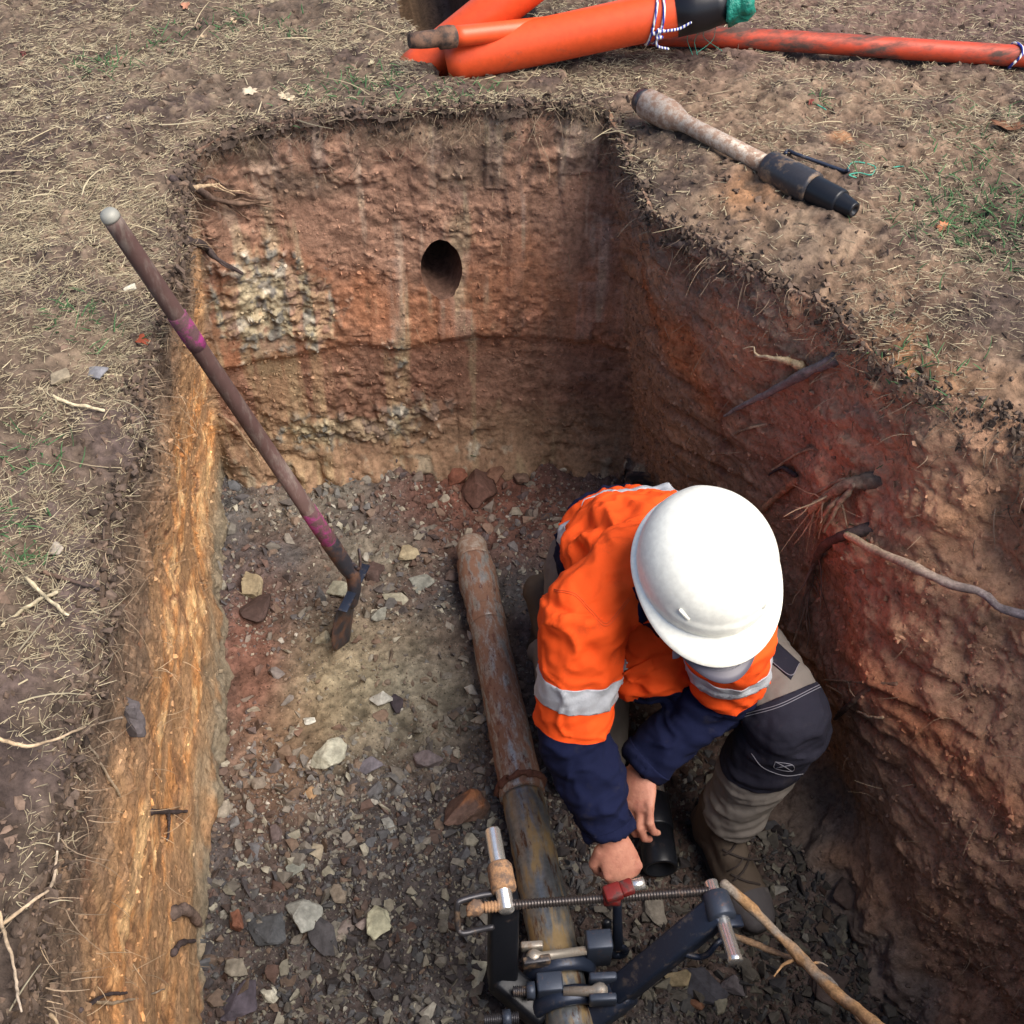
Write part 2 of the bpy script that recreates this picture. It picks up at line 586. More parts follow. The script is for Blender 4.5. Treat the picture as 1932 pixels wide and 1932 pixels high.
# back wall: tooth-wide vertical strips, smooth where the bucket slid, crumbly between
cidx = np.floor((x+.013*vnoise(np.stack([x*0, z*6, x*0], 1), 4))/.047)
blk = np.floor(z/.31+_hash(cidx.astype(np.int64), cidx.astype(np.int64)*0, cidx.astype(np.int64)*0, 3)*3)
ch = _hash(cidx.astype(np.int64), blk.astype(np.int64), cidx.astype(np.int64)*0, 5)
smooth_strip = (ch > .66)*sstep(-.25, .2, -crust+.3)
dq = d+.022*fbm(np.stack([x*6, x*0, x*0], 1), 3, 15)
ledge = sstep(.59, .625, dq)*(1-sstep(.64, .86, d))
topband = sstep(.05, .09, d+.02*med)*(1-sstep(.15, .19, d+.03*med))
ledge *= .45+.55*sstep(-.1, .3, fbm(np.stack([x*3, x*0, x*0], 1), 3, 16))
db = (ch-.5)*.012*(1-ledge)+big*.014+(rough_*(.25+.7*crust)+fine*.0035)*(1-smooth_strip*.85)+crumb*.007*(crust+.2)*(1-smooth_strip)-ledge*.018+topband*crumb*.013
db += sstep(.87, 1.0, d)*(.05+.05*med)
# shale patches on the back wall: shelving flakes
def blob(px, py, rx, ry, yy=2.47):
    c = U(px, py, y=yy)
    return np.exp(-((x-c[0])/rx)**2-((z-c[2])/ry)**2)
shale = blob(510, 590, .13, .13)+.8*blob(600, 640, .06, .09)+.45*blob(440, 640, .05, .12)+.8*blob(700, 835, .16, .06)+.5*blob(800, 790, .1, .05)+.5*blob(755, 690, .035, .09)+.6*blob(600, 850, .12, .05)+.4*blob(900, 840, .1, .03)
shale = np.clip(shale, 0, 1)*mb
flk = fbm(np.stack([x*52+z*20, y*4, z*46-x*30], 1), 4, 21)
shal = sstep(.28, .6, shale+.34*flk+.1*fine)
db += shal*(np.abs(flk)*.007+chip2*.008+fine*.004)
# left wall: long streaks along the bank, pocked
stk = fbm(np.stack([x*0, y*3.2, z*11], 1), 5, 31)
stk2 = fbm(np.stack([x*0+4, y*14, z*34], 1), 4, 32)
pock = sstep(.32, .6, fbm(Wf*np.array([50, 44, 50.0]), 3, 33))*sstep(-.3, .3, fbm(Wf*7, 3, 34))
dl = stk*.003+big*.016+chip_l*.007*(1.2-.6*sstep(.35, .6, d))+chip2*.002-pock*.006+crumb*.010*(1-sstep(.3, .6, d))
dl += sstep(.9, 1.0, d)*(.02+.02*med)
dl += -.02*sstep(.2, .5, d)*(1-sstep(.7, .95, d))
# right wall: diagonal tooth grooves, slumped lumps
gv = z*.93+y*.36+.035*big
gmask = sstep(-.45, .2, fbm(np.stack([x*0, y*3.0, z*3.0], 1)+7, 3, 41))*sstep(.2, .4, d)*(1-sstep(.68, .85, d))*sstep(.85, 1.15, y)*.8
grv = np.abs(((gv/.085)+.35*vnoise(np.stack([gv*9, y*2, z*2], 1), 43)) % 1.0-.5)*2
groove = sstep(.62, .95, grv)
lump = fbm(np.stack([x*3, y*3.4, z*5.0], 1), 4, 44)
slab = np.maximum(0, fbm(np.stack([x*5, y*5+z*3, z*7.0-y*2], 1), 4, 45))
near_r = sstep(1.75, 1.1, y)
slab = chipped(slab, 3.0, .45)
dr = lump*.026*(.6+near_r)+med*.006+rough_*(.6-.4*gmask)+fine*.004+crumb*.011*(1-gmask*.6)-groove*.017*gmask+slab*.028*near_r*sstep(.55, .3, d)*(1-sstep(.5, .8, d))
dr += sstep(.85, 1.0, d)*(.05+.04*med)+.03*sstep(.15, .4, d)*(1-sstep(.5, .8, d))*near_r
mn = np.clip(1-ml-mb-mr, 0, 1)
disp = ml*dl+mb*db+mr*dr+mn*(med*.01+big*.01)
edge = sstep(0, .035, np.tile(t, NS))
disp *= (.35+.65*edge)*np.tile(np.clip(1+t/.05, 0, 1), NS)
nn = np.repeat(nrm, NT_, 0)
Wd = Wf+nn*disp[:, None]
Wd[:, 2] += (med*.004+fine*.003)*edge
# colour of the bare earth
n1 = fbm(Wf*np.array([6, 6, 9.0]), 5, 51)
n2 = fbm(Wf*24, 4, 52)
vst = fbm(np.stack([x*34, y*34, z*2.2], 1), 4, 53)
C0 = np.tile(np.array([.15, .098, .07]), (len(Wf), 1))
# back
cb = np.tile(np.array([.34, .2, .14]), (len(Wf), 1))
cb = mixc(cb, (.29, .2, .14), sstep(.12, .04, np.abs(d-.1))*sstep(-.1, .5, n1+.4))
cb = mixc(cb, (.43, .19, .1), sstep(.28, .42, d+.05*n1)*(1-sstep(.6, .66, d+.02*n1))*.75*sstep(-.9, .5, n1+vst*.4))
cb = mixc(cb, (.5, .25, .16), np.exp(-((d-.54)/.06)**2)*sstep(-.2, .5, vst+ch-.4)*.85)
cb = mixc(cb, (.2, .1, .07), sstep(.6, .64, dq+.02*n2)*.75*(.5+.5*sstep(-.1, .3, n1)))
cb = mixc(cb, (.3, .2, .13), sstep(.76, .86, d+.04*n1)*.8)
cb = mixc(cb, (.42, .3, .18), sstep(.3, .12, x)*sstep(.4, .55, d)*sstep(-.2, .4, vst)*.5)
cb = mixc(cb, (.42, .33, .28), (ch > .8)*sstep(-.1, .5, vst+.2)*.4*(d < .6))
cb = mixc(cb, (.55, .42, .32), sstep(.3, .6, vst)*sstep(.66, .5, d)*.5)
cb = mixc(cb, (.2, .16, .16), (ch < .12)*.25*sstep(-.2, .3, vst)*(d < .6))
cb = mixc(cb, (.4, .32, .2), sstep(.25, .6, vst*.6+n1*.5)*.5)
cb = mixc(cb, (.07, .045, .04), sstep(.05, .0, d+.014*n2)*.85)
cb = mixc(cb, (.11, .07, .055), topband*sstep(.05, .4, n2+.25)*.7)
cb = mixc(cb, (.13, .07, .05), sstep(.1, .5, crust*crumb*2)*.35)
shc = mixc(np.tile(np.array([.5, .44, .3]), (len(Wf), 1)), (.17, .18, .17), sstep(.0, .35, flk+.3*n2))
shc = mixc(shc, (.62, .58, .48), sstep(.35, .6, n2)*.8)
shal2 = shal*(.4+.45*sstep(-.3, .3, vst+.4*n2))
cb = cb*(1-shal2[:, None])+shc*shal2[:, None]
cb = mixc(cb, (.3, .28, .22), sstep(.3, .6, n2+vst*.4)*sstep(.84, .95, d)*.6)
# left
cl = np.tile(np.array([.2, .135, .09]), (len(Wf), 1))
far_l = sstep(1.3, 2.2, y)
dd = d+.13*far_l+.10*n1+.05*stk
nearl = sstep(1.5, .9, y)
dd = dd+.06*nearl
cl = mixc(cl, (.42, .25, .13), sstep(.25, .45, dd)*.9)
cl = mixc(cl, (.68, .32, .12), sstep(.42, .6, dd)*(1-sstep(.86, .94, d))*sstep(-.35, .35, stk+.5*n1)*.85)
cl = mixc(cl, (.82, .56, .29), sstep(.1, .55, stk2*.25+stk*.45+n1*.5+n2*.3)*sstep(.48, .66, dd)*(1-sstep(.88, .95, d))*.8)
cl = mixc(cl, (.5, .22, .09), sstep(.95, .55, y)*sstep(.35, .6, d)*(1-sstep(.86, .94, d))*sstep(-.2, .3, n1)*.8)
cl = mixc(cl, (.2, .095, .055), pock*.85)
cl = mixc(cl, (.34, .21, .125), sstep(.05, .5, mot)*.6)
cl = mixc(cl, (.19, .1, .06), sstep(.3, .6, -mot)*.6)
cl = mixc(cl, (.2, .19, .15), sstep(.9, .96, d+.09*n1+.03*n2)*.8)
cl = mixc(cl, (.34, .24, .15), sstep(.82, .9, d+.04*n1)*(1-sstep(.92, .96, d))*.6)
cl = mixc(cl, (.1, .072, .056), sstep(.26, .1, d+.07*n1+.04*mot)*.8)
# right
cr = np.tile(np.array([.38, .225, .148]), (len(Wf), 1))
cr = mixc(cr, (.22, .155, .12), sstep(.28, .12, d+.05*n1)*(1-near_r*.8)*.9)
cr = mixc(cr, (.47, .26, .155), sstep(.0, .5, n1)*.6)


def seg_w(a, b, w):
    """closeness of wall points to the wall line through two picture points"""
    A = np.array(a); B = np.array(b)
    q = np.stack([y, z], 1); A = A[[1, 2]]; B = B[[1, 2]]
    u = np.clip(((q-A) @ (B-A))/((B-A) @ (B-A)), 0, 1)
    dist = np.linalg.norm(q-(A+u[:, None]*(B-A)), axis=1)
    return np.exp(-((dist+.02*n1)/w)**2)


def rx(px, py):                    # where the sight line meets the plane of the right bank
    r = ray(px, py)
    lo, hi = 1.0, 6.0
    for tq in np.arange(.8, 4, .004):
        p = CAM+r*tq
        k = np.clip(-p[2]/1.14, 0, 1)
        xr = np.interp(p[1], rim0[14:24, 1][::-1], rim0[14:24, 0][::-1])*(1-k)+np.interp(p[1], toe0[14:24, 1][::-1], toe0[14:24, 0][::-1])*k
        if p[0] > xr: return p
    return p


vein = seg_w(rx(1215, 540), rx(1290, 660), .05)+seg_w(rx(1290, 660), rx(1345, 760), .055)
cr = mixc(cr, (.46, .15, .05), np.clip(vein, 0, 1)*.7)
cr = mixc(cr, (.2, .06, .04), np.clip(seg_w(rx(1370, 740), rx(1365, 900), .02), 0, 1)*.5)
vein2 = seg_w(rx(1690, 1200), rx(1800, 1340), .05)+seg_w(rx(1800, 1340), rx(1932, 1500), .045)
cr = mixc(cr, (.42, .13, .05), np.clip(vein2, 0, 1)*.5)
cr = mixc(cr, (.19, .085, .055), groove*gmask*.6)
cr = mixc(cr, (.13, .12, .115), sstep(.86, .95, d+.08*n1)*.8)
cr = mixc(cr, (.32, .3, .24), sstep(.35, .6, n2+vst*.5)*sstep(.84, .93, d)*sstep(1.7, 2.1, y)*.8)
cr = mixc(cr, (.34, .17, .085), sstep(1.5, 1.1, y)*sstep(.35, .15, d)*.5)
Cw = C0*mn[:, None]+cl*ml[:, None]+cb*mb[:, None]+cr*mr[:, None]
Cw = np.clip(Cw*(1+.16*n2+.1*fine)[:, None], .01, .9)
ii = np.arange(NS)[:, None]*NT_+np.arange(NT_-1)[None, :]
jj = ((np.arange(NS)+1) % NS)[:, None]*NT_+np.arange(NT_-1)[None, :]
Q = np.stack([ii, ii+1, jj+1, jj], -1)                     # (NS, NT-1, 4)
# the bored hole: open the back wall there and run a tunnel into the bank
hc = U(838, 530, y=2.475)
hrx, hrz = .055, .088
cen = Wd[Q.reshape(-1, 4)].mean(1)
inh = (((cen[:, 0]-hc[0])/hrx)**2+((cen[:, 2]-hc[2])/hrz)**2 < 1)&(cen[:, 1] > 2.2)&(np.repeat(wb, NT_-1) > .5)
rimv = np.intersect1d(np.unique(Q.reshape(-1, 4)[inh]), np.unique(Q.reshape(-1, 4)[~inh]))   # trim the mouth to a clean oval
ux, uz = (Wd[rimv, 0]-hc[0])/hrx, (Wd[rimv, 2]-hc[2])/hrz
ul = np.sqrt(ux*ux+uz*uz)
Wd[rimv, 0] = hc[0]+ux/ul*hrx; Wd[rimv, 2] = hc[2]+uz/ul*hrz
scol = np.repeat(np.arange(NS), NT_-1)
part_id = np.where(scol < np.searchsorted(s, S[9]), 0, np.where(scol < np.searchsorted(s, S[14]), 1, np.where(scol < np.searchsorted(s, S[24]), 2, 3)))
Qf = Q.reshape(-1, 4)
TERR = []
for pid, nm, lab in ((0, 'pit_wall_left', 'orange and yellow streaked earth bank along the shovel side'), (1, 'pit_wall_back', 'far end face of the pit with bucket scrapes and a bored hole'), (2, 'pit_wall_right', 'brown slumping earth bank beside the worker'), (3, 'pit_wall_near', 'near end face of the pit')):
    q = Qf[(part_id == pid)&~inh]
    used = np.unique(q)
    mp = np.full(len(Wd), -1, dtype=np.int64); mp[used] = np.arange(len(used))
    o = link_mesh(nm, Wd[used], mp[q], M['earth'], col=Cw[used])
    tag(o, kind='structure')
    TERR.append((Wd[used], mp[q]))
# tunnel
na, nd_ = 64, 40
ang = np.arange(na)*2*math.pi/na
dep = np.concatenate([np.linspace(.003, .1, 14), np.linspace(.12, .9, nd_-14)])
Pt = np.zeros((nd_, na, 3))
for k, dp in enumerate(dep):
    fl = 1.08 if k < 1 else 1.03
    Pt[k, :, 0] = hc[0]+np.cos(ang)*hrx*fl*(1-.1*min(1, dp*3))
    Pt[k, :, 2] = hc[2]+np.sin(ang)*hrz*fl*(1-.1*min(1, dp*3))
    Pt[k, :, 1] = dp
pv = Pt.reshape(-1, 3)
yw = np.array([Wd[np.argmin((Wd[:, 0]-a)**2+(Wd[:, 2]-c)**2+(np.abs(Wd[:, 1]-2.48) > .2)*9), 1] for a, c in zip(Pt[0, :, 0], Pt[0, :, 2])])
pv[:, 1] += np.tile(yw, nd_)*(np.maximum(0, 1-np.repeat(dep, na)*6))+np.median(yw)*(1-np.maximum(0, 1-np.repeat(dep, na)*6))
pn = fbm(pv*60, 3, 61)
pv[:, 0] += pn*.003; pv[:, 2] += pn*.003
tq = [(k*na+j, k*na+(j+1) % na, (k+1)*na+(j+1) % na, (k+1)*na+j) for k in range(nd_-1) for j in range(na)]
tq = np.array(tq)
o = link_mesh('bore_hole', pv, tq, M['earth'], col=np.clip(np.array([.2, .115, .085])[None, :]*(1+.3*pn[:, None]), 0, 1))
tag(o, kind='structure')

# ------------------------------------------------------------------ pit floor
gx = np.arange(-.75, 1.35, .006); gy = np.arange(.2, 2.85, .006)
X, Y = np.meshgrid(gx, gy, indexing='ij')
fp = np.stack([X.ravel(), Y.ravel(), 0*X.ravel()], 1)
fb = fbm(fp*4, 4, 71); fm = fbm(fp*17, 4, 72); ff = fbm(fp*60, 3, 73)
fz = FZ+.014*fb+.010*fm+.003*ff+.05*np.exp(-((fp[:, 1]-2.55)/.16)**2)*sstep(-.3, .4, fp[:, 0])
fp[:, 2] = fz


def fblob(px, py, r, ry=None):
    c = U(px, py, z=FZ)
    return np.exp(-(((fp[:, 0]-c[0])/r)**2+((fp[:, 1]-c[1])/(ry or r))**2)*(1+.5*fm))


cf = np.tile(np.array([.1, .074, .068]), (len(fp), 1))
cf = mixc(cf, (.07, .07, .076), sstep(-.1, .4, fb)*.8)
for px, py, r, ry, c, w in ((650, 1290, .16, .2, (.33, .285, .19), .8), (800, 1330, .18, .18, (.25, .235, .18), .65), (560, 1400, .12, .16, (.3, .23, .14), .6), (690, 1210, .18, .1, (.26, .21, .15), .5), (900, 930, .3, .16, (.16, .065, .045), .8), (1000, 990, .24, .14, (.17, .08, .06), .7), (470, 1250, .1, .28, (.16, .075, .055), .8), (520, 1500, .1, .22, (.19, .11, .07), .7), (600, 950, .2, .1, (.19, .18, .15), .6), (700, 1050, .15, .1, (.3, .27, .2), .4), (850, 1700, .3, .3, (.045, .04, .042), .8), (600, 1750, .3, .3, (.05, .042, .042), .8), (1300, 1500, .3, .4, (.09, .06, .05), .8), (1500, 1800, .3, .3, (.075, .055, .05), .8)):  # closing dark blobs put near-end shade into the charcoal shale colour
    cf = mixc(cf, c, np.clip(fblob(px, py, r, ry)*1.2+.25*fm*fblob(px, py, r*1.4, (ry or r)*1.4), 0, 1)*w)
cf = np.clip(cf*(1+.35*ff+.2*fm)[:, None], .01, .9)
nyF = len(gy)
ii = np.arange(len(gx)-1)[:, None]*nyF+np.arange(nyF-1)[None, :]
fq = np.stack([ii, ii+nyF, ii+nyF+1, ii+1], -1).reshape(-1, 4)
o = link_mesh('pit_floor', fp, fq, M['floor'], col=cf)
tag(o, kind='structure')
TERR.append((fp, fq))


def floor_z(px, py):
    i = np.clip(np.round((px-gx[0])/.006).astype(int), 0, len(gx)-1); j = np.clip(np.round((py-gy[0])/.006).astype(int), 0, nyF-1)
    return fz[i*nyF+j], cf[i*nyF+j]


# ------------------------------------------------------------------ ground
def axis(a, b, st, lo, hi):
    out = list(np.arange(a, b, st)); v = out[-1]; k = st
    while v < hi:
        k *= 1.6; v += k; out.append(v)
    v = a; k = st; pre = []
    while v > lo:
        k *= 1.6; v -= k; pre.append(v)
    return np.array(pre[::-1]+out)


ax_ = axis(-1.1, 2.3, .006, -120, 120); ay_ = axis(.15, 3.6, .006, -120, 120)
X, Y = np.meshgrid(ax_, ay_, indexing='ij')
gp = np.stack([X.ravel(), Y.ravel(), 0*X.ravel()], 1)
rs = rim[::5]


def rim_dist(P):
    out = np.full(len(P), 9.0); rz = np.zeros(len(P)); ins = np.zeros(len(P), dtype=bool)
    near = (P[:, 0] > -1.6)&(P[:, 0] < 2.6)&(P[:, 1] > -.6)&(P[:, 1] < 3.8)
    idx = np.where(near)[0]
    rs2 = np.roll(rs, -1, 0)
    for c in np.array_split(idx, max(1, len(idx)//6000)):
        p = P[c]
        dx = p[:, None, 0]-rs[None, :, 0]; dy = p[:, None, 1]-rs[None, :, 1]
        dq = dx*dx+dy*dy
        k = dq.argmin(1)
        out[c] = np.sqrt(dq[np.arange(len(c)), k]); rz[c] = rs[k, 2]
        y1, y2 = rs[None, :, 1], rs2[None, :, 1]
        cond = (y1 > p[:, None, 1]) != (y2 > p[:, None, 1])
        xi = (rs2[None, :, 0]-rs[None, :, 0])*(p[:, None, 1]-y1)/(y2-y1+1e-12)+rs[None, :, 0]
        ins[c] = (np.sum(cond&(p[:, None, 0] < xi), 1) % 2) == 1
    return np.where(ins, -out, out), rz


sd, rz = rim_dist(gp)
g1 = fbm(gp*2.2, 4, 81); g2 = fbm(gp*9, 4, 82); g3 = fbm(gp*34, 4, 83); g4 = fbm(gp*90, 3, 84)
fade = np.exp(-np.maximum(0, np.abs(gp[:, 0]-.6)-2.2)-np.maximum(0, np.abs(gp[:, 1]-2)-2.2))
leftg = sstep(-.15, -.4, gp[:, 0])*sstep(2.3, 1.2, gp[:, 1])
calm = .12+.88*sstep(.0, .14, np.abs(sd))
gz = fade*calm*(g1*.018+g2*.012*(1+1.3*leftg)+g3*.007*(1+1.0*leftg)+g4*.003)
gz += rz*np.exp(-(np.maximum(sd, 0)/.13)**2)
backr = sstep(2.38, 2.44, gp[:, 1])*sstep(.6, .5, gp[:, 0])
over = .002+.005*fbm(gp*14, 3, 85)-backr*(.016+.014*fbm(gp*22, 3, 86))
roll = np.clip((.045-sd)/.05, 0, 3)
gz -= .008*roll**2
edge_g = sstep(.05, .0, sd)
gz += edge_g*fade*(g3*.004+g4*.004)
gz += .012*np.exp(-((sd-.04)/.04)**2)*np.maximum(0, g2)
# second trench running away behind the pit
tl = np.array([[.18, 3.6], [.221, 3.235], [.27, 2.93], [.30, 2.78]])
xl = np.interp(gp[:, 1], tl[::-1, 1], tl[::-1, 0])+.012*g2
xr = xl+.36+.02*g1
tr = np.minimum(np.minimum(gp[:, 0]-xl, xr-gp[:, 0]), np.minimum(gp[:, 1]-(2.74+.02*g2+.25*np.maximum(0, gp[:, 0]-.42)), 6.5-gp[:, 1]))
trw = sstep(0, .035, tr)
gz -= trw*(.42+.05*g2)*sstep(0, .5, tr/.06+.4)
gp[:, 2] = gz
cg = np.tile(np.array([.115, .085, .065]), (len(gp), 1))
rightg = sstep(.55, .95, gp[:, 0]+.12*g1)
cg = mixc(cg, (.2, .135, .095), rightg*sstep(-.4, .4, g1+.2)*.8)
cg = mixc(cg, (.07, .05, .045), sstep(.05, .5, g2+.3*g3)*.75)
cg = mixc(cg, (.24, .18, .125), sstep(.15, .6, g3*.6+g1*.5)*.4)
cg = mixc(cg, (.32, .17, .085), rightg*sstep(1.9, 1.3, gp[:, 1])*sstep(-.1, .4, g1)*.5)
cg = mixc(cg, (.13, .085, .075), sstep(2.45, 2.75, gp[:, 1]-.1*gp[:, 0]*0)*rightg*.6)
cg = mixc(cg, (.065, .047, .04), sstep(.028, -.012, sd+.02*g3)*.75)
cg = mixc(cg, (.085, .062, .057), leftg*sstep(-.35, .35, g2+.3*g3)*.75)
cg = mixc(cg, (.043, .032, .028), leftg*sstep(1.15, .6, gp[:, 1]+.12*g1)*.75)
cg = mixc(cg, (.13, .08, .045), sstep(.1, .5, trw)*.85)
cg = mixc(cg, (.06, .045, .05), sstep(.1, .5, trw)*sstep(.35, .5, gp[:, 0])*.8)
for px, py, r in ((1720, 640, .07), (1420, 360, .06), (1850, 860, .09), (1590, 270, .03)):
    c = U(px, py, z=0)
    cg = mixc(cg, (.38, .19, .09), np.clip(np.exp(-((gp[:, 0]-c[0])**2+(gp[:, 1]-c[1])**2)/r**2)*(1+g3), 0, 1)*.6)
cg = np.clip(cg*(1+.3*g3+.25*g4)[:, None], .008, .9)
nyG = len(ay_)
ii = np.arange(len(ax_)-1)[:, None]*nyG+np.arange(nyG-1)[None, :]
gq = np.stack([ii, ii+nyG, ii+nyG+1, ii+1], -1).reshape(-1, 4)
keep = (sd > over)
keepf = keep[gq].all(1)
gq = gq[keepf]
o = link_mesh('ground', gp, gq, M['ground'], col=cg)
bm = bmesh.new(); bm.from_mesh(o.data)
bmesh.ops.delete(bm, geom=[v for v in bm.verts if not v.link_faces], context='VERTS')
bm.to_mesh(o.data); bm.free()
tag(o, kind='structure')
dense = (np.abs(gp[gq[:, 0], 0]-.6) < 2.2)&(np.abs(gp[gq[:, 0], 1]-2) < 2.2)
TERR.append((gp, gq[dense]))

Vt, Ft, n_ = [], [], 0
for v, q in TERR:
    Vt.append(v); Ft.append(q+n_); n_ += len(v)
BV = BVHTree.FromPolygons(np.vstack(Vt).tolist(), np.vstack(Ft).tolist())


def hit(px, py, off=0.0):
    r = ray(px, py); r = r/np.linalg.norm(r)
    h = BV.ray_cast(Vector(CAM), Vector(r))
    if h[0] is None: return U(px, py, z=0)
    p = np.array(h[0])
    return p-r*off


def drop(x_, y_, z0=.6):
    h = BV.ray_cast(Vector((x_, y_, z0)), Vector((0, 0, -1)))
    return h[0].z if h[0] is not None else 0.0


def project(P):
    v = np.asarray(P)-CAM
    dd_ = v @ FW
    return 966+F_PX*(v @ RT)/dd_, 966-F_PX*(v @ UP)/dd_, dd_


# ------------------------------------------------------------------ broken stone, clods, straw
def shard(seed, n=11, flat=.5):
    rr = np.random.RandomState(seed)
    bm = bmesh.new()
    for _ in range(n):
        v = rr.randn(3); v /= np.linalg.norm(v); v *= .75+.4*rr.rand()
        bm.verts.new(Vector((v[0], v[1]*(.6+.35*rr.rand()), v[2]*flat)))
    r = bmesh.ops.convex_hull(bm, input=bm.verts[:])
    bmesh.ops.delete(bm, geom=[v for v in bm.verts if not v.link_faces], context='VERTS')
    bmesh.ops.triangulate(bm, faces=bm.faces[:])
    bm.verts.index_update()
    V = np.array([list(v.co) for v in bm.verts]); Fc = np.array([[v.index for v in f.verts] for f in bm.faces])
    bm.free()
    return V, Fc


SHARDS = [shard(k, 8+k % 6, .35+.13*(k % 4)) for k in range(40)]


def rotmat(rr, n, tilt):
    """random yaw, tilt limited"""
    a = rr.rand(n)*2*math.pi; b = rr.randn(n)*tilt; c = rr.randn(n)*tilt
    ca, sa, cb_, sb_, cc, sc = np.cos(a), np.sin(a), np.cos(b), np.sin(b), np.cos(c), np.sin(c)
    o, l = np.zeros(n), np.ones(n)
    Rz = np.array([[ca, -sa, o], [sa, ca, o], [o, o, l]]).transpose(2, 0, 1)
    Rx = np.array([[l, o, o], [o, cb_, -sb_], [o, sb_, cb_]]).transpose(2, 0, 1)
    Ry = np.array([[cc, o, sc], [o, l, o], [-sc, o, cc]]).transpose(2, 0, 1)
    return Rx @ Ry @ Rz


def scatter(name, P, size, colr, rr, mat, tilt=.5, sink=.25, kind='stuff', label=None):
    n = len(P)
    Rm = rotmat(rr, n, tilt)
    which = rr.randint(0, len(SHARDS), n)
    Vs, Fs, Cs, b = [], [], [], 0
    for k in range(len(SHARDS)):
        idx = np.where(which == k)[0]
        if not len(idx): continue
        v, f = SHARDS[k]
        vv = np.einsum('nij,vj->nvi', Rm[idx], v)*size[idx][:, None, None]
        vv += P[idx][:, None, :]
        vv[:, :, 2] += (size[idx]*(.3-sink))[:, None]
        Vs.append(vv.reshape(-1, 3))
        Fs.append((f[None]+(np.arange(len(idx))*len(v))[:, None, None]).reshape(-1, 3)+b)
        Cs.append(np.repeat(colr[idx], len(v), 0))
        b += len(idx)*len(v)
    o = link_mesh(name, np.vstack(Vs), np.vstack(Fs), mat, col=np.vstack(Cs), smooth=False)
    return tag(o, label=label, kind=kind)


PAL = np.array([(.19, .2, .21), (.13, .14, .16), (.46, .44, .36), (.27, .255, .225), (.15, .105, .09), (.165, .095, .075), (.235, .17, .13), (.085, .08, .09), (.62, .6, .54)])


def gravel(name, n, s0, s1, seed, label, keep_fn=None):
    rr = np.random.RandomState(seed)
    P = np.stack([rr.uniform(-.55, 1.05, n*2), rr.uniform(.55, 2.62, n*2), np.zeros(n*2)], 1)
    c = fbm(P*5, 3, seed)
    px, py, _ = project(P+np.array([0, 0, FZ]))
    dens = .28+.75*sstep(1380, 1500, py)+.35*c+.25*sstep(1050, 950, py)-.12*np.exp(-((px-680)/170)**2-((py-1300)/110)**2)
    P = P[rr.rand(len(P)) < dens][:n]
    zf, cfl = floor_z(P[:, 0], P[:, 1])
    P[:, 2] = zf
    size = s0*(s1/s0)**(rr.rand(len(P))**1.8)
    px, py, _ = project(P)
    grey = .35+.4*sstep(1380, 1500, py)*sstep(430, 560, px)
    pr1 = np.where(rr.rand(len(P)) < grey, rr.choice([0, 1, 2, 3, 3, 7], len(P)), rr.choice([3, 4, 4, 5, 6, 6, 7, 2], len(P)))
    pr1 = np.where(rr.rand(len(P)) < .012, 8, pr1)
    col = PAL[pr1]*(.7+.6*rr.rand(len(P)))[:, None]
    floor_shade = 1-.35*sstep(1450, 1750, py)-.3*sstep(1150, 1350, px)*sstep(1200, 1400, py)  # near-end and right-hand shade put into the stone colour
    col = (col*.6+cfl*.4)*floor_shade[:, None]*.9
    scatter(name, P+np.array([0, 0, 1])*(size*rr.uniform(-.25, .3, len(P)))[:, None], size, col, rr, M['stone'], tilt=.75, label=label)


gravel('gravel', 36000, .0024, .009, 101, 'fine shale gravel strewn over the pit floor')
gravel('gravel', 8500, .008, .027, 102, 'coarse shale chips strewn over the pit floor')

rr = np.random.RandomState(103)
n = 42000
P = np.stack([rr.uniform(-.55, 1.05, n), rr.uniform(.55, 2.62, n), np.zeros(n)], 1)
P[:, 2], cc_ = floor_z(P[:, 0], P[:, 1])
scatter('gravel', P, .0014*(3.0)**rr.rand(n), np.clip(cc_*(.45+1.2*rr.rand(n)**1.5)[:, None], 0, 1), rr, M['stone'], tilt=1.0, label='grit and fines between the stones of the pit floor')

# crumbs clinging to the banks
rr = np.random.RandomState(5)
cand = rr.choice(len(Wd), 44000, replace=False)
wgt = (ml*(.15+.6*sstep(.4, .15, d))+mb*(.25+.6*crust+ledge)+mr*.8)[cand]*(d[cand] > .03)*(~((np.abs(Wd[cand, 0]-hc[0]) < .06)&(np.abs(Wd[cand, 2]-hc[2]) < .1)))
cand = cand[rr.rand(len(cand)) < wgt]
scatter('soil_crumbs', Wd[cand], .0025*(4.2)**(rr.rand(len(cand))**2.4), np.clip(Cw[cand]*(.6+.7*rr.rand(len(cand)))[:, None], 0, 1), rr, M['clod'], tilt=1.5, sink=.3, label='loose crumbs of earth clinging to the pit walls')
# crumbs on the ground by the rim and on the bare right bank
n = 30000
P = np.stack([rr.uniform(-1, 2.2, n), rr.uniform(.35, 3.4, n), np.zeros(n)], 1)
sdp, _ = rim_dist(P)
okc = (sdp > .0)&(rr.rand(n) < .25+.75*np.exp(-(sdp/.12)**2))
P = P[okc]
P[:, 2] = [drop(a, b) for a, b in P[:, :2]]
sc_ = np.tile(np.array([.13, .09, .068]), (len(P), 1))*(.6+.9*rr.rand(len(P)))[:, None]
scatter('soil_crumbs', P, .003*(5.0)**(rr.rand(len(P))**2.0), sc_, rr, M['clod'], tilt=.8, label='crumbs of earth lying in the dry grass')


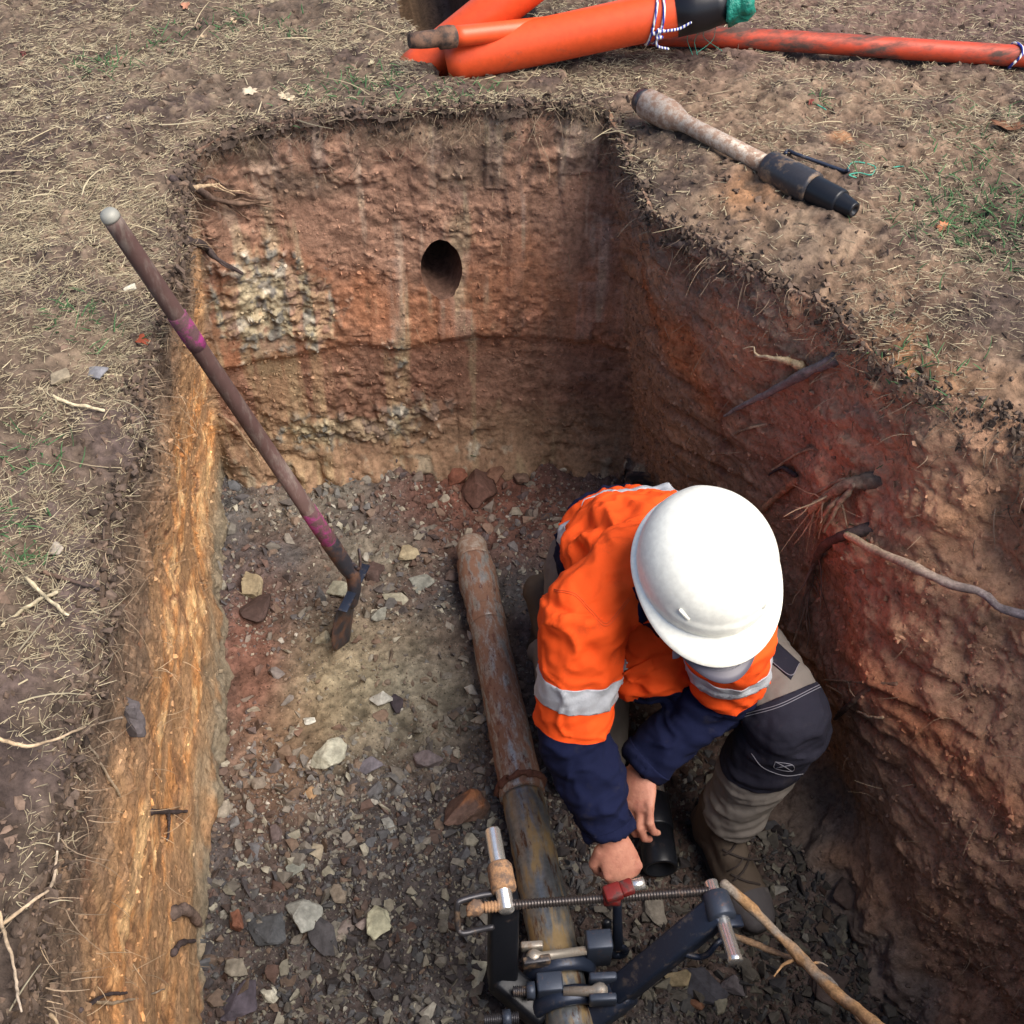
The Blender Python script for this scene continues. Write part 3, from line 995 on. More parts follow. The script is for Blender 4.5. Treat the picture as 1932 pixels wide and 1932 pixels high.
# clods along the broken edge of the turf
n = 15000
k = rr.randint(0, NS, n); k = k[(wl+wb+wr)[k] > .5]; n = len(k)
ti = np.clip(NE+(np.abs(rr.randn(n))*.022*(NT_-NE)).astype(int), 0, NT_-1)
P = Wd[k*NT_+ti]+nrm[k]*rr.uniform(-.04, .010, n)[:, None]+np.array([0, 0, 1])*rr.uniform(-.006, .006, n)[:, None]
scatter('soil_crumbs', P, .003*(4.5)**(rr.rand(n)**1.7), np.array([.105, .076, .06])*(.4+1.0*rr.rand(n))[:, None], rr, M['clod'], tilt=1.2, label='clods along the broken edge of the turf')


def blades(name, P, Dr, Ln, Wd_, colr, lift, curl, rr, nseg=4, label=None, sag=None):
    """thin curved three-sided stalks"""
    n = len(P)
    k = np.arange(nseg+1)/nseg
    side = np.cross(Dr, np.array([0, 0, 1.0])); side /= np.linalg.norm(side, axis=1)[:, None]+1e-9
    upv = np.cross(side, Dr)
    cen = P[:, None, :]+Dr[:, None, :]*(Ln[:, None]*k)[:, :, None]
    cen = cen+side[:, None, :]*(curl[:, None]*(k**2)*Ln[:, None])[:, :, None]+upv[:, None, :]*(lift[:, None]*(k*(1.0-.75*k))*Ln[:, None])[:, :, None]
    if sag is not None: cen[:, :, 2] -= sag[:, None]*(k**2)
    w = Wd_[:, None]*(1-.6*k**2)
    a = cen+side[:, None, :]*w[:, :, None]*.5
    b = cen-side[:, None, :]*w[:, :, None]*.5
    c = cen+upv[:, None, :]*w[:, :, None]*.45
    V = np.stack([a, b, c], 2).reshape(-1, 3)
    m = (nseg+1)*3
    base = (np.arange(n)*m)[:, None, None]
    q = []
    for i in range(nseg):
        for u_, v_ in ((0, 2), (2, 1), (1, 0)):
            q.append([i*3+u_, i*3+v_, (i+1)*3+v_, (i+1)*3+u_])
    Fq = (np.array(q)[None]+base).reshape(-1, 4)
    o = link_mesh(name, V, Fq, M['straw'], col=np.repeat(colr, m, 0), smooth=False)
    return tag(o, label=label, kind='stuff')


STRAW = np.array([.86, .83, .78])*np.array([(.42, .37, .26), (.33, .28, .2), (.52, .47, .34), (.24, .19, .14), (.29, .265, .2), (.16, .125, .1)])


def straw_patch(n, seed, xr_, yr_, ln, wd, mask, label):
    rr = np.random.RandomState(seed)
    P = np.stack([rr.uniform(*xr_, n), rr.uniform(*yr_, n), np.zeros(n)], 1)
    px, py, _ = project(P)
    sdp, _ = rim_dist(P)
    ok = (px > -120)&(px < 2060)&(py > -150)&(py < 2100)&(sdp > -.012)&(rr.rand(n) < mask(P, px, py))
    P = P[ok]; n = len(P)
    i = np.clip(np.searchsorted(ax_, P[:, 0]), 0, len(ax_)-1); j = np.clip(np.searchsorted(ay_, P[:, 1]), 0, nyG-1)
    P[:, 2] = gz[i*nyG+j]+.002
    intr = trw[i*nyG+j] > .05
    P = P[~intr]; n = len(P)
    a = rr.rand(n)*2*math.pi
    el = np.abs(rr.randn(n))*.16
    Dr = np.stack([np.cos(a)*np.cos(el), np.sin(a)*np.cos(el), np.sin(el)], 1)
    Ln = ln[0]*(ln[1]/ln[0])**rr.rand(n)
    W_ = rr.uniform(*wd, n)
    col = STRAW[rr.choice(6, n, p=[.28, .22, .15, .15, .12, .08])]*(.75+.5*rr.rand(n))[:, None]
    blades('dry_grass', P, Dr, Ln, W_, col, rr.uniform(-.1, .3, n), rr.randn(n)*.25, rr, label=label)


def nz(P, sc, seed): return fbm(P*sc, 3, seed)


straw_patch(150000, 201, (-1.1, 2.3), (1.5, 3.6), (.007, .030), (.001, .0024),
            lambda P, px, py: np.clip(.55+.6*nz(P, 4, 5)+.8*nz(P, 14, 6), 0, 1)*np.where(px > 1250+.0*py, np.clip(.34+.5*sstep(.1, .5, nz(P, 3, 9)), 0, 1)*sstep(.55, .5, 0*px), 1), 'short dry grass matted on the ground')
straw_patch(60000, 202, (-1.0, -.3), (.4, 2.3), (.006, .034), (.0006, .0016),
            lambda P, px, py: np.clip(.34+.7*nz(P, 5, 7)+.8*nz(P, 13, 8), 0, 1)*(1-.45*sstep(900, 1300, py)), 'loose straw on the bank beside the shovel')
straw_patch(700, 203, (-1.0, 2.3), (.4, 3.3), (.05, .12), (.002, .004),
            lambda P, px, py: np.where(px > 1250, .35, .8), 'longer dry stalks lying about')
straw_patch(30000, 204, (.95, 2.3), (.9, 2.3), (.006, .034), (.0008, .002),
            lambda P, px, py: np.clip(.3+.9*nz(P, 3.2, 15), 0, 1), 'dry stalks scattered on the bare bank')
# short green tufts among the straw
rr = np.random.RandomState(77)
pts = []
for px, py, r, n in ((205, 125, .05, 60), (150, 590, .035, 60), (325, 60, .06, 40), (430, 45, .05, 40), (640, 160, .07, 70), (560, 50, .05, 30), (1890, 400, .1, 260), (1840, 440, .07, 120), (1870, 330, .1, 80), (1700, 640, .06, 40), (10, 960, .03, 30), (60, 830, .03, 30), (25, 1000, .02, 20), (1550, 200, .02, 15), (880, 180, .06, 50), (730, 165, .05, 40), (1760, 690, .05, 40), (1880, 250, .08, 60)):
    c = U(px, py, z=0)
    for _ in range(n):
        q = c+np.array([rr.randn()*r, rr.randn()*r, 0]); q[2] = drop(q[0], q[1]); pts.append(q)
P = np.array(pts); n = len(P)
a = rr.rand(n)*6.28; el = .3+.5*rr.rand(n)
blades('green_grass', P, np.stack([np.cos(a)*np.cos(el), np.sin(a)*np.cos(el), np.sin(el)], 1), .012+.028*rr.rand(n), .0015+.003*rr.rand(n),
       np.array([.05, .11, .045])*(.6+.9*rr.rand(n))[:, None], rr.uniform(0, .3, n), rr.randn(n)*.3, rr, label='sparse green shoots in the dry grass')
# rootlets hanging out of the rim and the upper banks
n = 5200
k = rr.randint(0, NS, n)
w_ = (wl*.4+wb*1.0+wr*.7)[k]
k = k[rr.rand(n) < w_]; n = len(k)
tt_ = np.abs(rr.randn(n))*.05
ti = np.clip(NE+(tt_*(NT_-NE)).astype(int), 0, NT_-1)
P = Wd[k*NT_+ti]+nrm[k]*.004
Dr = nrm[k]*rr.uniform(.2, 1, n)[:, None]+np.stack([rr.randn(n)*.9, rr.randn(n)*.9, rr.uniform(-1.3, .4, n)], 1)
Dr /= np.linalg.norm(Dr, axis=1)[:, None]
Ln = .009*(6.5)**(rr.rand(n)**1.8)
blades('rootlets', P, Dr, Ln, .0008+.0013*rr.rand(n), np.array([.2, .15, .105])*(.3+1.5*rr.rand(n)**1.4)[:, None], rr.uniform(-.6, .6, n), rr.randn(n)*.8, rr, label='fine roots hanging from the cut edge of the turf', sag=Ln*rr.uniform(0, .7, n))
# a few hair roots lower on the banks
n = 420
k = rr.randint(0, len(Wd), n*2); k = k[((ml+mr+mb*.4)[k] > rr.rand(len(k)))&(d[k] < .9)]
n = len(k)
Dr = nn[k]*.7+rr.randn(n, 3)*.6; Dr /= np.linalg.norm(Dr, axis=1)[:, None]
Ln = rr.uniform(.015, .06, n)
blades('rootlets', Wd[k], Dr, Ln, .0007+.0009*rr.rand(n), np.array([.36, .27, .18])*(.5+.9*rr.rand(n))[:, None], rr.uniform(-.3, .5, n), rr.randn(n)*.5, rr, label='pale hair roots sticking out of the pit walls', sag=Ln*.3)
#@@OBJECTS
# ------------------------------------------------------------------ loose rocks big enough to pick out
GREYS = [(.2, .205, .2), (.15, .155, .165), (.27, .25, .2), (.12, .11, .115)]
ROCKS = [  # px, py, size px, colour, label
    (622, 1432, 62, (.46, .46, .38), 'pale cream and grey rock lying alone left of the rusty rod'),
    (805, 1440, 58, (.2, .17, .18), 'squarish mauve grey rock left of the rusty rod'),
    (700, 1448, 40, (.18, .17, .2), 'flat slaty rock between the cream rock and the mauve rock'),
    (885, 1520, 78, (.14, .09, .075), 'large brown rock with orange top touching the rusty rod'),
    (718, 1322, 30, (.5, .5, .46), 'small whitish stone in the middle of the pale patch'),
    (746, 1330, 30, (.06, .05, .06), 'black stone beside the small whitish stone'),
    (586, 1362, 18, (.6, .6, .55), 'tiny white stone left of the black stone'),
    (640, 1114, 44, (.36, .36, .29), 'pale knobbly rock left of the shovel blade'),
    (470, 1112, 56, (.36, .3, .2), 'long tan rock against the orange bank'),
    (490, 1152, 60, (.085, .055, .05), 'dark brown clod below the long tan rock'),
    (900, 925, 70, (.14, .075, .06), 'biggest dark red rock at the foot of the far wall'),
    (868, 905, 38, (.22, .09, .06), 'red rock left of the biggest dark red rock'),
    (932, 898, 44, (.24, .13, .09), 'tan red rock right of the biggest dark red rock'),
    (985, 905, 34, (.2, .13, .1), 'brown rock half buried at the foot of the far wall'),
    (1146, 930, 26, (.34, .35, .3), 'pale grey stone by the metal lug'),
    (700, 1088, 44, (.09, .06, .055), 'dark clod right of the shovel socket'),
    (745, 1130, 40, (.4, .38, .3), 'slab of pale shale above the shale heap'),
    (800, 1105, 38, (.3, .31, .28), 'grey shale slab near the far end of the rusty rod'),
    (770, 1045, 42, (.4, .34, .23), 'tan flake tilted beside the shovel'),
    (715, 1165, 32, (.34, .34, .3), 'pale chip right of the shovel blade'),
    (608, 1205, 28, (.5, .47, .36), 'cream chip left of the shovel tip'),
    (560, 1640, 40, (.2, .21, .19), 'flat square grey rock in the gravel'),
    (598, 1606, 30, (.3, .26, .2), 'tan wedge beside the flat square grey rock'),
    (575, 1735, 72, (.25, .26, .245), 'largest blocky grey rock in the near gravel'),
    (505, 1755, 74, (.07, .075, .085), 'blackish blue boulder left of the largest blocky grey rock'),
    (612, 1770, 56, (.06, .058, .065), 'dark slab leaning under the largest blocky grey rock'),
    (708, 1742, 52, (.36, .36, .27), 'pale olive rock in the middle of the near gravel'),
    (652, 1748, 30, (.2, .17, .16), 'rounded brown grey stone left of the pale olive rock'),
    (685, 1745, 22, (.24, .2, .19), 'small curled grey stone beside the pale olive rock'),
    (640, 1770, 24, (.26, .23, .2), 'round stone below the rounded brown grey stone'),
    (895, 1835, 44, (.5, .5, .4), 'angular cream rock beside the clamp arm'),
    (640, 1690, 36, (.2, .17, .14), 'brown speckled rock above the pale olive rock'),
    (735, 1560, 30, (.27, .28, .27), 'pointed grey flake in the upper gravel'),
    (520, 1575, 34, (.13, .1, .1), 'dark oblong rock near the left bank'),
    (590, 1500, 26, (.36, .23, .13), 'tan orange stone left of the upper gravel'),
    (420, 1530, 40, (.34, .3, .25), 'round pale rock stuck at the foot of the left bank'),
    (455, 1740, 38, (.17, .075, .05), 'red brown rock left of the blackish blue boulder'),
    (440, 1830, 40, (.2, .18, .15), 'brown grey rock near the bottom left of the gravel'),
    (510, 1870, 34, (.5, .49, .42), 'bright cream rock at the bottom edge of the gravel'),
    (452, 1893, 70, (.075, .065, .085), 'wide dark slab at the bottom left of the pit floor'),
    (1232, 1720, 50, (.2, .18, .155), 'grey tan rock behind the clamp right of the spanner'),
    (1285, 1850, 46, (.27, .22, .14), 'tan wedge under the right clamp arm'),
    (1120, 1545, 26, (.24, .19, .15), 'small tan stone beside the kneeling worker'),
    (1325, 1870, 70, (.06, .06, .075), 'dark slate under the fallen branch'),
    (1590, 1690, 64, (.1, .07, .06), 'flat squarish dark red slab on the floor right of the boot'),
    (1510, 1420, 40, (.13, .13, .14), 'dark blue grey rock behind the raised knee'),
    (1565, 1870, 78, (.08, .06, .055), 'broad flat dark slab below the fallen branch'),
    (1385, 1865, 42, (.1, .09, .1), 'dark pointed stone below the right chrome pin'),
    (1310, 1900, 34, (.16, .08, .05), 'rusty brown stone at the bottom by the branch'),
    (1360, 1900, 30, (.2, .19, .15), 'olive grey stone at the bottom by the branch'),
    (106, 1042, 30, (.4, .35, .29), 'pale round stone lying on the left bank in straw'),
    (245, 545, 24, (.6, .58, .48), 'small white stone on the grass right of the shovel handle'),
    (115, 715, 42, (.3, .25, .18), 'flat tan stone on the left bank'),
    (185, 705, 40, (.2, .2, .22), 'blue grey flat stone on the left bank by the rim'),
]
for i, (px, py, sp, colr, lab) in enumerate(ROCKS):
    p = hit(px, py)
    dist = (p-CAM) @ FW
    sz = sp*dist/F_PX*.70
    rr = np.random.RandomState(900+i)
    flat = .45 if 'slab' in lab or 'flat' in lab or 'flake' in lab or 'slate' in lab else .75
    v, f = shard(700+i, 15, flat)
    v = v*(1.0+.12*rr.randn(len(v), 1))
    bm = bmesh.new()
    bvs = [bm.verts.new(Vector(q)) for q in v]
    for q in f: bm.faces.new([bvs[j] for j in q])
    bmesh.ops.bevel(bm, geom=bm.edges[:], offset=.05, segments=1, affect='EDGES')
    bmesh.ops.triangulate(bm, faces=bm.faces[:])
    bmesh.ops.subdivide_edges(bm, edges=bm.edges[:], cuts=2, use_grid_fill=True)
    V = np.array([list(q.co) for q in bm.verts]); Fq = [tuple(q.index for q in fc.verts) for fc in bm.faces]
    bm.free()
    nn_ = fbm(V*3.5+i, 4, 300+i)
    V = V*(1+.09*nn_[:, None])
    a = rr.rand()*6.28
    Rz = np.array([[math.cos(a), -math.sin(a), 0], [math.sin(a), math.cos(a), 0], [0, 0, 1]])
    V = (V @ Rz.T)*np.array([1, 1, .72])*sz
    cc = np.array(colr)[None]*.82*(1+.35*fbm(V/sz*2.5+i*3, 4, 400)[:, None])
    if 'orange top' in lab: cc = mixc(cc, (.3, .13, .06), sstep(.3, .65, V[:, 2]/sz+.5*fbm(V/sz*2, 3, 8))*.8)
    base = p+np.array([0, 0, sz*.2])
    o = link_mesh('rock', V+base, Fq, M['stone'], col=np.clip(cc, .01, .9), smooth=False)
    o.data.transform(Matrix.Translation(-Vector(base))); o.location = tuple(base)
    tag(o, lab, 'rock', 'loose rocks in and around the pit')

# boulder set in the left bank
p = hit(243, 1345)
v, f = shard(55, 18, .8)
bm = bmesh.new(); bvs = [bm.verts.new(Vector(q)) for q in v]
for q in f: bm.faces.new([bvs[j] for j in q])
bmesh.ops.subdivide_edges(bm, edges=bm.edges[:], cuts=4, use_grid_fill=True)
V = np.array([list(q.co) for q in bm.verts]); Fq = [tuple(q.index for q in fc.verts) for fc in bm.faces]; bm.free()
V = V*(1+.3*fbm(V*2.2, 5, 71)[:, None])*np.array([.034, .034, .06])
o = link_mesh('boulder', V+p+np.array([-.012, 0, 0]), Fq, M['stone'], col=np.clip(np.array([.085, .075, .08])*(1+.3*fbm(V*40, 3, 5)[:, None]), .01, 1), smooth=False)
tag(o, 'dark grey boulder set in the orange left bank', 'boulder')


# ------------------------------------------------------------------ roots and sticks
def root_parts(P, r0, r1, n=10, knots=.25, seed=0, frays=0, fray_len=.06, sub=26):
    P = spline(P, sub)
    rr = np.random.RandomState(seed)
    P = P+np.cumsum(rr.randn(len(P), 3)*.0006, 0)
    k = np.linspace(0, 1, len(P))
    r = (r0+(r1-r0)*k)*(1+knots*fbm(np.stack([k*9, k*0+seed, k*0], 1), 3, seed))
    parts = [tube(P, r, n, jitter=.14, seed=seed)]
    for i in range(frays):
        st = P[int(len(P)*rr.uniform(.55, .98))-1]
        dr = unit(P[-1]-P[-4])+rr.randn(3)*.35
        q = [st]; 
        for _ in range(4): q.append(q[-1]+dr*fray_len/4+rr.randn(3)*.004+np.array([0, 0, -.003]))
        parts.append(tube(spline(q, 9), np.linspace(.0022, .0007, 9)*rr.uniform(.6, 1.6), 5))
    return join(*parts)


def root(name, pix, r0, r1, col0, col1, label, cat, seed, frays=0, fray_len=.06, group='tree roots sticking out of the banks', branches=()):
    P = [hit(px, py, off) if not isinstance(off, str) else U(px, py, z=float(off)) for px, py, off in pix]
    V, Fc = root_parts(P, r0, r1, seed=seed, frays=frays, fray_len=fray_len)
    ps = [(V, Fc)]
    for b, br0, br1 in branches:
        Q = [hit(px, py, off) if not isinstance(off, str) else U(px, py, z=float(off)) for px, py, off in b]
        ps.append(root_parts(Q, br0, br1, n=7, seed=seed+31))
    V, Fc = join(*ps)
    k = np.clip(np.linalg.norm(V-P[0], axis=1)/np.linalg.norm(np.array(P[-1])-P[0]), 0, 1)
    c = np.array(col0)[None]*(1-k[:, None])+np.array(col1)[None]*k[:, None]
    c = c*(1+.45*fbm(V*np.array([90, 90, 90]), 3, seed)[:, None])
    o = link_mesh(name, V, Fc, M['root'], col=np.clip(c, .01, .9))
    return tag(o, label, cat, group)


DK, PALE, MID = (.06, .045, .045), (.42, .31, .2), (.18, .115, .08)
root('tree_root', [(325, 338, .0), (365, 352, .02), (400, 372, .03), (450, 384, .03), (498, 383, .01)], .011, .004, DK, MID, 'dark split root with pale broken wood at the far left corner', 'root', 1, 6, .09,
     branches=[([(385, 365, .03), (430, 390, .03), (476, 418, .015)], .004, .0015), ([(372, 352, .03), (395, 338, .05), (428, 352, .03)], .006, .002), ([(405, 360, .035), (450, 368, .03), (500, 372, .02)], .0025, .001)])
root('wood_splinter', [(360, 358, .035), (385, 348, .05), (412, 342, .04)], .007, .002, PALE, PALE, 'pale torn splinter on the dark split root', 'splinter', 61, 3, .04)
root('tree_root', [(352, 452, .0), (385, 462, .03), (412, 488, .045), (458, 513, .02)], .010, .005, DK, DK, 'short dark root poking out below the shovel handle top', 'root', 2, 2, .03)
root('tree_root', [(412, 782, .0), (440, 800, .03), (470, 836, .03), (490, 868, .01)], .005, .002, MID, PALE, 'thin brown root hanging behind the shovel shaft', 'root', 3, 3, .04)
root('tree_root', [(1300, 458, .0), (1260, 462, .015), (1205, 456, .01)], .010, .002, DK, MID, 'stubby dark root under the drill stem on the right rim', 'root', 4, 3, .03)
root('stick', [(1575, 680, .0), (1530, 700, .03), (1460, 738, .05), (1400, 768, .045), (1366, 786, .03)], .013, .003, (.12, .1, .1), (.26, .24, .23), 'weathered grey stick jutting from the right rim', 'stick', 5, 1, .05)
root('wood_splinter', [(1510, 690, .025), (1470, 680, .04), (1425, 674, .035)], .009, .003, (.4, .3, .18), (.5, .4, .26), 'pale yellow splinter lying above the grey stick', 'splinter', 6, 3, .04)
root('tree_root', [(1445, 800, .0), (1410, 808, .02), (1365, 830, .015)], .004, .002, PALE, MID, 'thin curved pale root below the grey stick', 'root', 7)
root('tree_root', [(1575, 862, .0), (1520, 850, .015), (1458, 890, .012)], .004, .0025, MID, PALE, 'slender pale root above the frayed root', 'root', 8)
root('tree_root', [(1505, 905, .0), (1478, 930, .015), (1440, 962, .012)], .009, .006, (.34, .16, .09), (.4, .22, .12), 'orange stripped root beside the hard hat', 'root', 9)
root('tree_root', [(1500, 896, .01), (1475, 884, .02), (1448, 898, .012)], .006, .003, DK, DK, 'black curved root above the orange stripped root', 'root', 10)
root('tree_root', [(1655, 905, -.01), (1610, 912, .03), (1570, 932, .04), (1535, 968, .03)], .019, .006, DK, PALE, 'thick frayed root with a spray of broken pale fibres', 'root', 11, 26, .11,
     branches=[([(1640, 905, .02), (1580, 905, .05), (1530, 935, .04)], .006, .002), ([(1610, 915, .04), (1580, 950, .05), (1555, 1000, .03)], .006, .003), ([(1600, 925, .03), (1560, 960, .05), (1535, 1020, .03)], .005, .002)])
root('tree_root', [(1640, 998, -.01), (1590, 1010, .03), (1550, 1035, .04), (1530, 1090, .03), (1525, 1130, .02)], .014, .004, DK, MID, 'dark root bending down into hairy ends under the frayed root', 'root', 12, 12, .08)
root('stick', [(1600, 1010, .03), (1650, 1040, .05), (1720, 1070, .05), (1790, 1103, .05), (1850, 1120, .045), (1890, 1150, .04), (1950, 1167, .03)], .009, .008, PALE, (.15, .13, .15), 'long pale bent stick lying across the right bank', 'stick', 13, 2, .03)
root('twig', [(1690, 1290, .0), (1620, 1286, .02), (1556, 1280, .02)], .004, .002, MID, PALE, 'straight thin twig beside the raised knee', 'twig', 14, branches=[([(1600, 1286, .02), (1612, 1310, .02)], .002, .001)])
root('tree_root', [(1640, 1300, .0), (1600, 1330, .015), (1575, 1355, .012)], .008, .004, MID, DK, 'brown root slanting down behind the raised knee', 'root', 15)
root('tree_root', [(1665, 1352, .0), (1640, 1350, .012), (1618, 1342, .01)], .003, .002, PALE, PALE, 'small pale forked root right of the knee', 'root', 16, 2, .02)
# the branch leaning into the pit at the near end
br = [U(1366, 1668, z=FZ+.34), U(1440, 1735, z=FZ+.32), U(1505, 1800, z=FZ+.32), U(1560, 1858, z=FZ+.34), U(1625, 1912, z=FZ+.38), U(1700, 1990, z=FZ+.43), U(1880, 2230, z=FZ+.6)]
v1 = root_parts(br, .0085, .012, n=12, seed=17, knots=.18, sub=40)
v2 = root_parts([U(1385, 1768, z=FZ+.25), U(1440, 1790, z=FZ+.27), U(1495, 1815, z=FZ+.29), U(1560, 1850, z=FZ+.30), U(1600, 1905, z=FZ+.31), U(1640, 1960, z=FZ+.33)], .006, .006, n=8, seed=18, sub=36)
v3 = root_parts([U(1512, 1805, z=FZ+.32), U(1480, 1818, z=FZ+.31), U(1460, 1842, z=FZ+.3)], .004, .0015, n=6, seed=19, sub=12)
v4 = root_parts([U(1525, 1820, z=FZ+.32), U(1545, 1815, z=FZ+.33), U(1562, 1822, z=FZ+.33)], .003, .001, n=6, seed=20, sub=10)
V, Fc = join(v1, v2, v3, v4)
c = np.array([.5, .3, .15])[None]*(1+.5*fbm(V*np.array([60, 60, 60]), 4, 9)[:, None])
c = mixc(c, (.3, .26, .22), sstep(0, .4, fbm(V*18, 3, 19)))
nb = len(v1[0]); c[nb:nb+len(v2[0])] = c[nb:nb+len(v2[0])]*.6+np.array([.05, .05, .055])
tag(link_mesh('branch', V, Fc, M['root'], col=np.clip(c, .02, .8)), 'long peeled tan branch with a side twig at the near right', 'branch')
# left bank
root('tree_root', [(352, 1531, .025), (320, 1532, .03), (285, 1535, .005)], .003, .006, DK, DK, 'black T shaped root end in the left bank', 'root', 21, branches=[([(316, 1532, .028), (318, 1555, .015), (312, 1590, .008)], .005, .002)])
root('tree_root', [(325, 1722, .0), (345, 1715, .03), (362, 1722, .04), (374, 1740, .03)], .013, .008, (.12, .09, .08), (.16, .11, .09), 'stout brown root curling out low on the left bank', 'root', 22)
root('tree_root', [(366, 1775, .02), (340, 1778, .02), (326, 1800, .008)], .004, .007, DK, DK, 'thin black hooked root under the stout brown root', 'root', 23)
root('twig', [(150, 1905, .0), (190, 1885, .02), (240, 1880, .02)], .004, .002, DK, DK, 'dark twig near the bottom of the left bank', 'twig', 24)
for i, (pix, lab) in enumerate((
        ([(0, 1745, .02), (50, 1705, .03), (95, 1670, .02), (105, 1625, .01), (108, 1570, .01)], 'long pale root looping over the left rim'),
        ([(0, 1722, .03), (12, 1775, .04), (30, 1840, .03), (40, 1900, .02)], 'whitish forked root at the left picture edge'),
        ([(95, 1915, .02), (130, 1960, .03), (215, 1975, .02)], 'pale root at the lower left corner'),
        ([(225, 1500, .01), (190, 1440, .02), (160, 1395, .02)], 'grey straight root on the left rim above the boulder'),
        ([(0, 1395, .02), (60, 1405, .03), (140, 1375, .03), (225, 1350, .02)], 'thin pale root running towards the dark boulder'),
        ([(180, 1890, .02), (240, 1885, .02), (310, 1862, .02)], 'wavy pale rootlet on the orange bank'))):
    root('tree_root', pix, .0024, .0014, PALE, (.34, .28, .22), lab, 'root', 40+i, group='pale roots on the left bank')
for i, (pix, lab) in enumerate((
        ([(5, 1180, .008), (60, 1140, .015), (110, 1115, .012)], 'pale stalk lying flat left of the round stone'),
        ([(50, 1090, .01), (105, 1140, .012), (125, 1160, .01)], 'wide pale reed chip on the left bank'),
        ([(70, 730, .01), (125, 760, .015), (200, 775, .012)], 'curved straw stalk below the flat tan stone'),
        ([(85, 1082, .01), (130, 1095, .012), (180, 1110, .01)], 'brown twig half buried in the left bank'))):
    root('stalk', pix, .0035, .0025, (.45, .38, .25) if i != 3 else MID, (.5, .43, .3) if i != 3 else DK, lab, 'stalk', 70+i, group='stalks on the left bank')

# dead leaves
LEAVES = [(895, 143, 46, (.5, .24, .14), 'curled tan oak leaf against the big orange pipe'), (850, 172, 8, (.5, .4, .3), 'pale scrap of leaf beside the oak leaf'),
          (262, 640, 40, (.26, .06, .03), 'red brown leaf on the left rim by the shovel'), (45, 97, 26, (.13, .04, .035), 'dark red leaf far left on the grass'),
          (218, 112, 24, (.45, .25, .18), 'pinkish tan leaf on the grass at upper left'), (540, 183, 40, (.5, .42, .3), 'pale lobed leaf in the middle of the grass'),
          (470, 172, 30, (.5, .42, .32), 'pale thin leaf left of the lobed leaf'), (350, 8, 30, (.46, .22, .14), 'orange tan leaf at the top edge'),
          (1780, 425, 36, (.4, .16, .08), 'orange leaf scrap right of the drill stem'), (1530, 190, 22, (.2, .05, .04), 'small dark red leaf above the drill stem'),
          (1900, 240, 56, (.17, .08, .045), 'brown curled leaf near the right picture edge'), (700, 120, 22, (.45, .4, .27), 'straw coloured leaf near the second trench'),
          (440, 38, 22, (.4, .3, .2), 'small tan leaf high on the grass'), (205, 222, 16, (.5, .42, .34), 'pale leaf fragment on the worn turf'), (380, 70, 20, (.45, .33, .22), 'light brown leaf left of centre on the grass')]
for i, (px, py, sp, colr, lab) in enumerate(LEAVES):
    p = hit(px, py, .006); dist = (p-CAM) @ FW; sz = sp*dist/F_PX*.5
    rr = np.random.RandomState(1200+i)
    na_ = 28; a = np.arange(na_)*2*math.pi/na_
    lob = 1+.28*np.cos(a*7)*(np.abs(np.sin(a/2)))**.3
    rx_ = np.cos(a)*lob; ry_ = np.sin(a)*.5*lob
    rings = []
    for q in (0.0, .35, .7, 1.0):
        xq, yq = rx_*q, ry_*q
        zq = .32*np.abs(yq)**1.2+.2*xq**2*np.sign(rr.randn())+.08*np.sin(xq*4+i)
        rings.append(np.stack([xq, yq, zq], 1))
    top = np.vstack(rings); n0 = len(top)
    bot = top-np.array([0, 0, .03])
    V = np.vstack([top, bot])*sz
    Fq = []
    for r_ in range(3):
        for j in range(na_):
            k = (j+1) % na_
            Fq.append((r_*na_+j, (r_+1)*na_+j, (r_+1)*na_+k, r_*na_+k)); Fq.append((n0+r_*na_+k, n0+(r_+1)*na_+k, n0+(r_+1)*na_+j, n0+r_*na_+j))
    for j in range(na_):
        k = (j+1) % na_; Fq.append((3*na_+j, n0+3*na_+j, n0+3*na_+k, 3*na_+k))
    a0 = rr.rand()*6.28; b0 = rr.randn()*.3
    Rz = np.array(Matrix.Rotation(a0, 3, 'Z') @ Matrix.Rotation(b0, 3, 'X'))
    V = V @ Rz.T+p
    tag(link_mesh('dead_leaf', V, Fq, M['leaf'], col=np.clip(np.array(colr)*(1+.3*fbm(V*60, 3, i)[:, None]), 0, 1)), lab, 'leaf', 'dead leaves on the ground')

# ------------------------------------------------------------------ orange conduit on the far ground
def pipe_shell(a, b, r, wall=.006, n=40, over=0.0, seg=16):
    a = np.asarray(a); b = np.asarray(b); d = unit(b-a); Lp = np.linalg.norm(b-a)
    prof = [(0, r-wall), (0, r)]+[(Lp*k/seg, r) for k in range(1, seg)]+[(Lp, r), (Lp, r-wall)]+[(Lp*(1-k/4), r-wall) for k in range(1, 4)]+[(0.0, r-wall)]
    return lathe(a, d, prof, n)


a, b = U(846, 116, z=.005), U(1300, 18, z=.13)
r_big = .055
root_ = thing('conduit_pipe', a, 'fat orange conduit with a black and green taped end', 'pipe', 'orange conduits by the second trench')
link_mesh('pipe_wall', *pipe_shell(a, b, r_big), M['orange_pipe'], root_)
dB = unit(b-a)
link_mesh('tape_wrap', *lathe(b-dB*.035, dB, [(0, r_big+.0005), (.001, r_big+.003), (.05, r_big+.0025), (.075, r_big+.001), (.10, r_big-.003), (.125, r_big-.004), (.125, .02)], 36), M['tape'], root_)
gp0 = b+dB*.088
V, Fc = lathe(gp0, dB, [(0, r_big-.002), (.01, r_big+.001), (.03, r_big-.004), (.055, r_big-.007), (.07, r_big-.016), (.072, .0)], 40)
V = V+fbm(V*40, 3, 5)[:, None]*.009*np.array([1, 1, 1])
link_mesh('end_cover', V, Fc, M['green'], root_)
